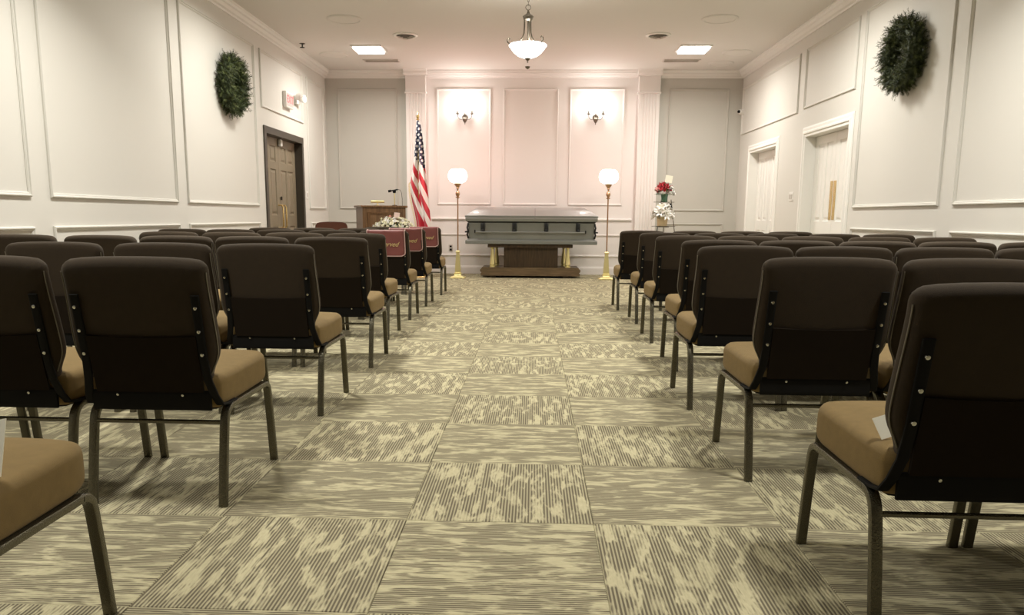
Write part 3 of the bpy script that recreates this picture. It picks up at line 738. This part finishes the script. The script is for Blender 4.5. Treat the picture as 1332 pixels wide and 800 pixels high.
# ---- hanging bowl lamp
def pendant(x, y, label='hanging bronze bowl lamp with lit white glass over the aisle'):
    k = y/8.0
    def Z(z): return .981+(z-.981)*k
    t = thing('pendant_lamp', (x, y, 0), 0, label, 'hanging lamp')
    zr = Z(2.68); R = .18*k
    MB().lathe([(.005, HC-.035), (.02, HC-.035), (.055, HC-.02), (.062, HC)], n=24).build('canopy', M_BRONZE, t)
    # chain of oval links
    z = HC-.03; i = 0; me = None
    top = Z(2.978)+.02
    n = max(2, int((z-top)/.032)); st = (z-top)/n
    for i in range(n):
        P = []
        for q in range(13):
            a = 2*PI*q/12; P.append((.010*math.cos(a), 0, .021*math.sin(a)))
        if me is None: me = MB().tube(P, .005, n=5, cap=False).mesh('chain_link', M_BRONZE)
        put('chain_link', me, t, (0, 0, z-st*(i+.5)), PI/2*(i % 2))
    P = [(.026*math.cos(2*PI*q/16), 0, Z(2.978)+.026*math.sin(2*PI*q/16)) for q in range(17)]
    MB().tube(P, .007, n=6, cap=False).build('top_ring', M_BRONZE, t)
    MB().lathe([(.006, Z(2.955)), (.012, Z(2.94)), (.02, Z(2.92)), (.052, Z(2.90)), (.058, Z(2.892)), (.05, Z(2.88)), (.05, Z(2.87)), (.044, Z(2.862)), (.02, Z(2.85))], n=24).build('crown_cap', M_BRONZE, t)
    MB().tube([(0, 0, Z(2.86)), (0, 0, Z(2.56))], .016, n=8).build('rod', M_BRONZE, t)
    for q in range(3):
        a = math.radians(195+120*q); ca, sa = math.cos(a), math.sin(a); P = []
        for r, zz in ((.036, 2.865), (.036, 2.80), (.040, 2.74), (.052, 2.70), (.08, 2.665), (.12, 2.64), (.16, 2.63), (.185, 2.632), (.203, 2.65), (.203, 2.672), (.190, 2.685), (.176, 2.675)): P.append((r*k*ca, r*k*sa, Z(zz)))
        MB().tube(P, .015, n=7).build('scroll_arm', M_BRONZE, t)
    G = lambda z: Z(2.505+(z-2.505)*.78)
    MB().lathe([(.012, G(2.505)), (.05, G(2.513)), (.10, G(2.535)), (.14, G(2.57)), (.158*k, G(2.61)), (.17*k, G(2.635)), (.183*k, G(2.65)), (R+.005, G(2.665)), (R, G(2.67)), (.16*k, G(2.655)), (.13, G(2.59)), (.05, G(2.53))], n=40, cap=False).build('glass_bowl', M_GLOW, t)
    MB().lathe([(.001, Z(2.465)), (.008, Z(2.47)), (.005, Z(2.482)), (.016, Z(2.49)), (.030, Z(2.505)), (.032, Z(2.512)), (.01, Z(2.515))], n=18).build('finial', M_BRONZE, t)
    MB().lathe([(.001, Z(2.405)), (.02, Z(2.415)), (.028, Z(2.43)), (.005, Z(2.435))], n=16).build('lower_knob', M_BRONZE, t)
    MB().tube([(0, 0, Z(2.43)), (0, 0, Z(2.47))], .003, n=5).build('pull_wire', M_WHITE, t)
    point_light('pendant_bulb', (0, 0, Z(2.60)), .06, 9, (1, .98, .88), t)
pendant(-.084, 8.6)

# fixtures of the same room standing behind the top edge of the frame
for y, w in ((8.5, 'just beyond the frame above the fourth row'), (5.3, 'over the middle of the seating'), (2.1, 'over the nearest seats')):
    ceiling_light(-2.2, y, 'square ceiling light left of the aisle, '+w, 'square ceiling lights', power=P_MID if y > 3 else P_NEAR, spread=165 if y > 8 else 130)
    ceiling_light(2.1, y, 'square ceiling light right of the aisle, '+w, 'square ceiling lights', power=P_MID if y > 3 else P_NEAR, spread=165 if y > 8 else 130)

# ================================================================ WREATHS
def wreath_meshes():
    rg = random.Random(11); R, r = .245, .082
    core = MB()
    n, m = 36, 10; rings = []
    for i in range(n):
        a = 2*PI*i/n; ring = []
        for j in range(m):
            b = 2*PI*j/m; rr_ = R+r*.62*math.cos(b); ring.append(core.bm.verts.new((rr_*math.cos(a), -.088+r*.75*math.sin(b), rr_*math.sin(a))))
        rings.append(ring)
    for i in range(n):
        for j in range(m): core.bm.faces.new((rings[i][j], rings[i][(j+1) % m], rings[(i+1) % n][(j+1) % m], rings[(i+1) % n][j]))
    foliage = [MB(), MB()]; tw = MB()
    for s in range(1150):
        a = rg.uniform(0, 2*PI); b = rg.uniform(-.48*PI, 1.48*PI)    # around the tube, away from the wall
        b = -b
        e = Vector((math.cos(a), 0, math.sin(a))); out = e*math.cos(b)+Vector((0, 1, 0))*math.sin(b)
        tan = Vector((-math.sin(a), 0, math.cos(a)))
        p0 = e*(R+r*.5*math.cos(b))+Vector((0, -.088+r*.6*math.sin(b), 0))
        d = (out*rg.uniform(.5, 1.2)+tan*rg.choice((-1, 1, 1))*rg.uniform(.2, 1.1)+Vector([rg.uniform(-.3, .3) for _ in range(3)])).normalized()
        ln = rg.uniform(.035, .125); p1 = p0+d*ln
        if p1.y > -.012: p1.y = -.012
        f = foliage[0 if rg.random() < .66 else 1]
        sd = d.cross(Vector((rg.uniform(-1, 1), rg.uniform(-1, 1), rg.uniform(-1, 1)))).normalized(); up = d.cross(sd)
        for q in range(20):
            tt = .12+.88*q/20; c = p0.lerp(p1, tt); an = q*2.4
            nd = (sd*math.cos(an)+up*math.sin(an)+d*.9).normalized(); L = .036*(1-.3*tt); w = nd.cross(d).normalized()*.0026
            t3 = c+nd*L
            if t3.y > -.004: t3.y = -.004
            f.bm.faces.new([f.bm.verts.new(v) for v in (c-w, c+w, t3)])
    return core.mesh('core', M_NEEDLE), foliage[0].mesh('needles', M_NEEDLE, smooth=False), foliage[1].mesh('needle_tips', M_NEEDLE2, smooth=False)
wm = wreath_meshes()
def wreath(loc, rz, spin, label):
    t = thing('evergreen_wreath', loc, rz, label, 'wreath', 'evergreen wreaths on the side walls')
    for nm, me in zip(('core', 'needles', 'pale_needles'), wm):
        o = put(nm, me, t); o.rotation_euler = (0, spin, 0)
        if nm != 'core': o['kind'] = 'stuff'
    MB().tube([(0, 0, .36), (0, -.03, .36), (0, -.035, .33)], .006, n=6).build('hook', M_BRONZE, t)
# local -Y points into the room
wreath((XL, sy(9.05), sz(2.42)), PI/2, .3, 'green pine wreath on the left wall, beside the tan double doors')
wreath((XR, sy(7.50), sz(2.44)), -PI/2, 2.0, 'green pine wreath high on the right wall, beside the white double doors')

# ================================================================ WALL FITTINGS
def exit_sign():
    t = thing('exit_sign', (XL, sy(11.255), sz(2.57)), 0, 'pink-lit EXIT sign on the left wall above the tan doors', 'exit sign')
    MB().box((0, -.165, -.11), (.055, .165, .11)).bevel(.008, 2).build('housing', M_WHITE, t)
    MB().box((.055, -.14, -.085), (.058, .14, .085)).build('face', M_EXITP, t, smooth=False)
    text_mesh('EXIT', .15, M_EXITR, t, (.0595, 0, 0), (PI/2, 0, PI/2), 0, .001, 'CENTER')
exit_sign()
def emergency():
    t = thing('emergency_light', (XL, sy(11.66), sz(2.63)), 0, 'white twin-head emergency light beside the exit sign', 'emergency light')
    MB().box((0, -.10, -.06), (.05, .10, .05)).bevel(.008, 2).build('housing', M_WHITE, t)
    for y in (-.11, .11):
        h = MB().lathe([(.03, -.05), (.045, -.03), (.055, .0), (.056, .02), (.05, .022)], n=20, M=Matrix.Translation((.10, y, .03)) @ Matrix.Rotation(PI/2, 4, 'Y') @ Matrix.Rotation(.3*(1 if y > 0 else -1), 4, 'X')).build('lamp_head', M_WHITE, t)
        MB().tube([(.03, y*.8, .03), (.06, y, .03)], .02, n=8).build('neck', M_WHITE, t)
emergency()
def switchplate(x, y, z, side, label, n=2):
    t = thing('light_switch', (x, y, z), 0, label, 'switch'); s = side
    MB().box((min(0, s*.008), -.04*n, -.06), (max(0, s*.008), .04*n, .06)).bevel(.002).build('plate', M_WHITE, t)
    for k in range(n): yy = (k-(n-1)/2)*.075; MB().box((min(s*.008, s*.016), yy-.016, -.03), (max(s*.008, s*.016), yy+.016, .03)).build('rocker', M_VENT, t, smooth=False)
switchplate(XR, sy(10.524)+.06, sz(1.266), -1, 'white wall switch between the two white doors')
switchplate(XL, sy(12.12), sz(1.29), 1, 'small wall switch beside the dark frame of the tan doors', 1)
def outlet():
    t = thing('wall_outlet', (-1.43*1.0-.0, D-.02, sz(.45)), 0, 'wall outlet with dark plug low on the front wall, behind the left floor lamp', 'outlet')
    MB().box((-.036, -.006, -.057), (.036, 0, .057)).bevel(.002).build('plate', M_VENT, t)
    for z in (-.026, .026): MB().box((-.018, -.03 if z < 0 else -.009, z-.015), (.018, -.006, z+.015)).build('plug', M_BLACK, t, smooth=False)
outlet()
def cam_dome():
    t = thing('security_camera', (XR, D-.12, sz(2.68)), 0, 'small white security camera with black lens in the far right corner', 'camera')
    MB().lathe([(.045, 0), (.045, .02), (.03, .035)], n=20, M=Matrix.Rotation(-PI/2, 4, 'Y')).build('mount', M_WHITE, t)
    MB().ball((-.055, -.02, 0), .042).build('housing', M_WHITE, t); MB().ball((-.085, -.04, 0), .026).build('lens', M_BLACK, t)
cam_dome()

# ================================================================ PODIUM, MICROPHONE, READING LAMP
PX, PY, PR = -2.28, 11.75, math.radians(24)
pod = thing('podium', (PX, PY, 0), PR, 'dark wooden podium with framed front panel, in front of the grey left alcove', 'podium')
MB().box((-.32, -.24, .0), (.32, .24, 1.10)).bevel(.003).build('body', M_WALNUT, pod, smooth=False)
MB().box((-.345, -.265, 1.10), (.345, .265, 1.13)).bevel(.004).build('top', M_WALNUT, pod, smooth=False)
MB().box((-.34, -.26, 0), (.34, .26, .09)).bevel(.004).build('plinth', M_WALNUT_D, pod, smooth=False)
frame(-.25, .25, .18, 1.03, lambda u, v, w: (u, -.24-w, v), M_WALNUT, pod, 'front_molding')
MB().box((-.21, -.247, .22), (.21, -.24, .99)).bevel(.003).build('front_panel', M_WALNUT, pod, smooth=False)
rl = thing('reading_lamp', (-2.33, 11.78, 1.13), PR, 'small brass reading lamp on top of the podium', 'lamp')
MB().lathe([(.03, 0), (.03, .008), (.008, .014), (.006, .05)], n=16).build('base', M_BRASSP, rl)
MB().tube([(-.10, 0, .058), (.10, 0, .058)], .035, n=12).build('shade', M_BRASSP, rl)
mic = thing('microphone_stand', (-2.06, 11.70, 1.13), 0, 'black boom microphone on a thin stand at the podium', 'microphone')
MB().lathe([(.035, 0), (.035, .008), (.008, .012)], n=16).build('base', M_BLACK, mic)
MB().tube([(0, 0, 0), (0, 0, .20)], .014, n=8).build('pole', M_BRASSP, mic)
MB().tube([(.05, .0, .235), (0, 0, .225), (-.055, 0, .215)], .02, n=8).build('microphone', M_BLACK, mic)
MB().tube([(-.05, 0, .216), (-.09, 0, .209)], .034, n=10).build('windscreen', M_BLACK, mic)
MB().cbox((0, 0, .205), (.045, .03, .045)).bevel(.008).build('clamp', M_BLACK, mic)
MB().tube([(.05, 0, .235), (.085, 0, .23), (.105, 0, .19), (.115, 0, .10), (.115, 0, .0)], .006, n=6).build('cable', M_BLACK, mic)

# red-brown guest chair beside the podium
def side_chair():
    t = thing('wooden_side_chair', (-2.92, 11.35, 0), math.radians(8), 'red-brown padded wooden armless chair behind the rows, left of the podium', 'chair')
    o = chaikin([(-.215, .0), (.215, 0), (.215, .40), (.18, .45), (-.18, .45), (-.215, .40)], 2)
    Mb = Matrix.Translation((0, 0, .42)) @ Matrix.Rotation(.15, 4, 'X') @ Matrix(((1, 0, 0, 0), (0, 0, 1, 0), (0, 1, 0, 0), (0, 0, 0, 1)))
    MB().pad(list(reversed(o)), 0, .05, .02, dome=.01, M=Mb).build('backrest', M_REDVINYL, t, ang=60)
    MB().pad(chaikin([(-.23, .02), (.23, .02), (.23, .46), (-.23, .46)], 2), .40, .47, .02, dome=.01).build('seat', M_REDVINYL, t, ang=60)
    for x in (-.2, .2):
        for y in (.04, .43): MB().cbox((x, y, .20), (.035, .035, .40)).build('leg', M_WALNUT, t, smooth=False)
side_chair()

# ================================================================ FLOWERS
def blossom_mesh(m, r=.022, petals=6, layers=2):
    mb = MB()
    for L in range(layers):
        k = 1-.42*L
        for q in range(petals):
            a = 2*PI*(q+.5*L)/petals; ca, sa = math.cos(a), math.sin(a); w = r*.62*k
            def P(u, v, z): return (u*ca-v*sa, u*sa+v*ca, z)
            z1 = r*(.25+.55*L)
            v = [mb.bm.verts.new(p) for p in (P(.0, 0, 0), P(r*.55*k, -w, z1*.8), P(r*k, 0, z1+.004), P(r*.55*k, w, z1*.8))]
            mb.bm.faces.new(v)
    mb.ball((0, 0, r*.3), r*.28, 1)
    return mb.mesh('blossom', m, smooth=False)
B_CREAM, B_WHITE, B_RED, B_PINK = blossom_mesh(M_FWHITE, .028), blossom_mesh(M_FWHITE2, .03), blossom_mesh(M_FRED, .034, 7, 3), blossom_mesh(M_FPINK, .03)
def lily_mesh():
    mb = MB()
    for q in range(6):
        a = 2*PI*q/6; ca, sa = math.cos(a), math.sin(a)
        def P(u, v, z): return mb.bm.verts.new((u*ca-v*sa, u*sa+v*ca, z))
        A = [(0.004, .003, 0), (.025, .014, .03), (.05, .012, .05), (.072, .001, .048)]
        L = [P(u, -v, z) for u, v, z in A]; R = [P(u, v, z) for u, v, z in A]
        for k in range(3): mb.bm.faces.new((L[k], L[k+1], R[k+1], R[k]))
    return mb.mesh('lily', M_FWHITE2, ang=80)
LILY = lily_mesh()
def leaves(parent, c, rx, rz_, n, rg, m=M_LEAF, L=.07):
    mb = MB()
    for _ in range(n):
        a = rg.uniform(0, 2*PI); e = rg.uniform(-.3, 1.2); d = Vector((math.cos(a)*math.cos(e), math.sin(a)*math.cos(e), math.sin(e)))
        p = Vector(c)+Vector((d.x*rx, d.y*rx, d.z*rz_))*rg.uniform(.4, .9); s = d.cross(Vector((0, 0, 1))).normalized()*L*.22; q = p+d*L
        up = s.cross(d).normalized()*L*.08
        mb.bm.faces.new([mb.bm.verts.new(v) for v in (p, p.lerp(q, .45)+s+up, q, p.lerp(q, .45)-s+up)])
    return mb.build('foliage', m, parent, smooth=False)
def blossoms(parent, kinds, c, rx, rz_, n, rg, e0=-.1, name='blossom', flat=1):
    ga = PI*(3-5**.5)
    for k in range(n):
        f = (k+.5)/n; e = math.asin(min(1, f*(1-math.sin(e0))+math.sin(e0))); a = k*ga+rg.uniform(-.2, .2)
        d = Vector((math.cos(a)*math.cos(e), math.sin(a)*math.cos(e), math.sin(e)))
        o = put(name, rg.choice(kinds), parent); rr_ = rg.uniform(.85, 1.08)
        o.location = Vector(c)+Vector((d.x*rx*rr_, d.y*rx*rr_*flat, d.z*rz_*rr_)); o.rotation_euler = d.to_track_quat('Z', 'Y').to_euler(); o.scale = [rg.uniform(.8, 1.25)]*3
rg = random.Random(5)
# cream bouquet on a low table before the podium
fx, fy = -1.985, 11.2
tb_ = thing('flower_table', (fx, fy, 0), 0, 'small wooden table under the cream flower arrangement by the podium', 'table')
MB().box((-.26, -.16, .70), (.26, .16, .73)).bevel(.004).build('tabletop', M_WALNUT, tb_, smooth=False)
for a in (-.23, .23):
    for b_ in (-.13, .13): MB().cbox((a, b_, .35), (.03, .03, .70)).build('leg', M_WALNUT, tb_, smooth=False)
fl = thing('cream_flower_arrangement', (fx, fy, .73), 0, 'mound of cream flowers with a card pick, in front of the podium', 'flowers')
MB().lathe([(.05, 0), (.11, .01), (.12, .06), (.115, .065), (.06, .06)], n=24).build('bowl', M_BASKET, fl)
leaves(fl, (0, 0, .06), .22, .08, 70, rg)
blossoms(fl, [B_CREAM, B_CREAM, B_WHITE], (0, 0, .05), .28, .165, 150, rg, -.15, flat=.6)
# base object scale: widen
cp = thing('gift_card', (fx+.01, fy-.02, .73), 0, 'pale pink card on a pick above the cream flowers', 'card')
MB().tube([(0, 0, .10), (.0, 0, .27)], .005, n=5).build('pick', M_LEAF, cp)
MB().box((-.035, -.004, .23), (.045, -.002, .30), Matrix.Rotation(.12, 4, 'Y')).build('card', mat('pale_pink_paper', (.85, .66, .6), .8), cp, smooth=False)
put('pink_bow', B_PINK, fl, (-.05, -.02, .235)).scale = (1, 1, 1)

# ---- wire easel stand with two arrangements
EX, EY = 2.03, 12.45
es = thing('wire_flower_stand', (EX, EY, 0), 0, 'thin metal tripod easel holding two flower arrangements, right of the floor lamp', 'stand')
MB().tube([(-.05, 0, 1.26), (-.20, -.14, 0)], .014, n=6).build('leg', M_BLACK, es); MB().tube([(.10, 0, 1.26), (.26, -.14, 0)], .014, n=6).build('leg', M_BRONZE, es); MB().tube([(.02, .0, 1.26), (.02, .35, 0)], .014, n=6).build('leg', M_BRONZE, es)
MB().tube([(-.17, -.02, 1.22), (.15, -.02, 1.22)], .008, n=6).tube([(-.06, -.06, 1.215), (-.06, .08, 1.215)], .008, n=6).tube([(.07, -.06, 1.215), (.07, .08, 1.215)], .008, n=6).build('upper_shelf', M_BRONZE, es)
MB().box((-.10, -.13, .835), (.06, .06, .85)).build('lower_shelf', M_BRONZE, es, smooth=False)
MB().tube([(-.20, -.10, .85), (.16, -.10, .85)], .008, n=6).build('lower_crossbar', M_BRONZE, es)
for s in (-.05, .10): MB().tube([(s-.02, -.03, 1.20), (s, -.05, 1.16), (s+.01, -.03, 1.13)], .022, n=8).build('clip', M_BLACK, es)
fr = thing('red_flower_bouquet', (EX-.005, EY, 1.22), 0, 'red and white flower bouquet in a green glass vase, on top of the wire stand', 'flowers')
MB().lathe([(.04, 0), (.05, .01), (.052, .08), (.06, .12), (.055, .12), (.047, .08), (.04, .012)], n=24, cap=False).build('vase', M_VASE, fr)
leaves(fr, (0, 0, .14), .14, .12, 120, rg, L=.06)
blossoms(fr, [B_RED, B_RED, B_RED], (-.02, 0, .17), .095, .10, 26, rg, 0)
blossoms(fr, [B_WHITE, B_WHITE], (.085, -.02, .15), .05, .08, 12, rg, -.3); blossoms(fr, [B_WHITE, B_PINK], (-.115, -.03, .17), .03, .04, 4, rg, 0)
cd = thing('gift_card', (EX, EY, 1.22), 0, 'white card standing above the red flower bouquet', 'card')
MB().tube([(0, 0, .15), (0, 0, .34)], .005, n=5).build('pick', M_LEAF, cd); MB().box((-.055, -.004, .30), (.055, -.002, .41), Matrix.Rotation(.15, 4, 'Y')).build('card', M_PAPER, cd, smooth=False)
fw_ = thing('white_lily_basket', (EX-.03, EY-.04, .851), 0, 'white lilies in a pale basket, on the lower shelf of the wire stand', 'flowers')
MB().lathe([(.07, 0), (.075, .005), (.085, .13), (.09, .145), (.08, .145), (.07, .02)], n=24, cap=False).build('basket', M_BASKET, fw_)
MB().tube([(.08*math.cos(a), 0, .13+.22*math.sin(a)) for a in [PI*k/14 for k in range(15)]], .010, n=6).build('handle', M_BASKET, fw_)
leaves(fw_, (0, 0, .15), .14, .12, 50, rg, L=.06)
blossoms(fw_, [LILY, LILY, B_WHITE], (0, 0, .16), .12, .13, 20, rg, -.1, 'lily')
MB().box((-.055, -.09, .22), (.06, -.086, .34), Matrix.Rotation(-.15, 4, 'Y')).build('card', M_PAPER, fw_, smooth=False)

# ================================================================ FLAG
def flag_mat():
    m = bpy.data.materials.new('flag_cloth'); m.use_nodes = True; nt = m.node_tree; b = nt.nodes['Principled BSDF']; N = nt.nodes.new; L = nt.links.new
    uv = N('ShaderNodeUVMap'); uv.uv_map = 'flag'; sp = N('ShaderNodeSeparateXYZ'); L(uv.outputs[0], sp.inputs[0]); U, V = sp.outputs[0], sp.outputs[1]
    def mt(op, a, bv):
        n = N('ShaderNodeMath'); n.operation = op; L(a, n.inputs[0])
        if isinstance(bv, (int, float)): n.inputs[1].default_value = bv
        else: L(bv, n.inputs[1])
        return n.outputs[0]
    # v: 0 bottom .. 1 top of the flag; u: 0 hoist .. 1.9 fly
    stripe = mt('GREATER_THAN', mt('MODULO', mt('MULTIPLY', V, 13.0), 2.0), 1.0)    # 1 -> white
    can = mt('MULTIPLY', mt('LESS_THAN', U, .76), mt('GREATER_THAN', V, 6/13))
    # stars: two interleaved square grids
    u2 = N('ShaderNodeUVMap'); u2.uv_map = 'stars'; s2 = N('ShaderNodeSeparateXYZ'); L(u2.outputs[0], s2.inputs[0])
    def grid(off):
        fu = mt('SUBTRACT', mt('FRACT', mt('ADD', s2.outputs[0], off), 0), .5)
        fv = mt('SUBTRACT', mt('FRACT', mt('ADD', s2.outputs[1], off), 0), .5)
        d = mt('ADD', mt('MULTIPLY', fu, fu), mt('MULTIPLY', fv, fv)); return mt('LESS_THAN', d, .05)
    st = mt('MAXIMUM', grid(0), grid(.5))
    def mix(f, a, c):
        n = N('ShaderNodeMix'); n.data_type = 'RGBA'; L(f, n.inputs[0])
        for k, v in ((6, a), (7, c)):
            if isinstance(v, tuple): n.inputs[k].default_value = (*v, 1)
            else: L(v, n.inputs[k])
        return n.outputs[2]
    base_ = mix(stripe, (.55, .012, .035), (.85, .80, .76)); c2 = mix(st, (.012, .018, .06), (.85, .83, .80)); c = mix(can, base_, c2)
    L(c, b.inputs['Base Color']); b.inputs['Roughness'].default_value = .6; b.inputs['Sheen Weight'].default_value = .2
    return m
def flag():
    t = thing('american_flag', (-1.835, 12.62, 0), 0, 'American flag with gold fringe hanging from a pole, left of the casket', 'flag')
    MB().lathe([(.14, 0), (.15, .012), (.13, .03), (.05, .05), (.03, .07), (.028, .13), (.018, .14)], n=28).build('base', M_BRASS, t)
    MB().tube([(0, 0, .10), (0, 0, 2.46)], .025, n=10).build('pole', M_BRASS, t)
    MB().lathe([(.012, 2.46), (.03, 2.47), (.012, 2.485), (.02, 2.50), (.026, 2.525), (.012, 2.56), (.002, 2.60)], n=14).build('finial', M_BRASS, t)
    # draped cloth: left and right silhouette per height, three soft folds
    Zs = [2.46, 2.40, 2.30, 2.15, 2.00, 1.85, 1.72, 1.60, 1.48, 1.35, 1.20, 1.05, .92, .80, .68, .60]
    Lf = [-.012, -.018, -.025, -.038, -.055, -.07, -.09, -.112, -.135, -.13, -.105, -.07, -.045, -.03, -.02, .0]
    Rt = [.015, .045, .065, .085, .098, .108, .115, .125, .135, .150, .165, .178, .188, .192, .185, .15]
    def ip(A, z):
        for k in range(len(Zs)-1):
            if Zs[k] >= z >= Zs[k+1]:
                f = (Zs[k]-z)/(Zs[k]-Zs[k+1]); return A[k]*(1-f)+A[k+1]*f
        return A[-1]
    nz, nx = 90, 36; bm = bmesh.new(); uvl = bm.loops.layers.uv.new('flag'); uv2 = bm.loops.layers.uv.new('stars'); V = []; UV = {}; US = {}
    for i in range(nz+1):
        z = 2.46-(2.46-.60)*i/nz; l, r = ip(Lf, z), ip(Rt, z); row = []
        for j in range(nx+1):
            s = j/nx; x = l+(r-l)*s; amp = min(1, (2.46-z)/.5)*.045
            y = -.03+amp*math.sin(s*PI*4.2+z*1.3)-.02*math.sin(s*PI)
            v = bm.verts.new((x, y, z)); row.append(v)
            # flag coordinates: the cloth hangs diagonally, stripes run down to the right
            q = 2.46-z; vv = 1-.85*min(q, .6)-.52*max(0, q-.6)+1.15*x-(.05 if s > .55 else 0)*min(1, q/.6)
            US[v] = (s*(.5+q*4)*.85, q/.088); UV[v] = (q*1.03, max(.002, min(.998, vv)))
        V.append(row)
    for i in range(nz):
        for j in range(nx):
            f = bm.faces.new((V[i][j], V[i][j+1], V[i+1][j+1], V[i+1][j])); f.smooth = True
            for lp in f.loops: lp[uvl].uv = UV[lp.vert]; lp[uv2].uv = US[lp.vert]
    me = bpy.data.meshes.new('cloth'); bm.to_mesh(me); bm.free(); me.materials.append(flag_mat()); cl = put('cloth', me, t)
    # fringe along lower left edge
    mb = MB()
    for i in range(46, nz, 1):
        z = 2.46-(2.46-.60)*i/nz; l = ip(Lf, z); mb.tube([(l, -.03, z), (l-.022, -.03, z-.03)], .012, n=4)
    mb.build('gold_fringe', M_GOLD, t)
flag()

# ---- papers on the two nearest chairs
card(.868, 1.875, .457, (-.5, -.25, .2), 'small white card wedged between seat and back of the nearest right chair', .034, .055)
card(-1.088, 1.42, .462, (-.55, -.22, .0), 'cream paper card leaning on the seat of the nearest left chair', .12, .12)
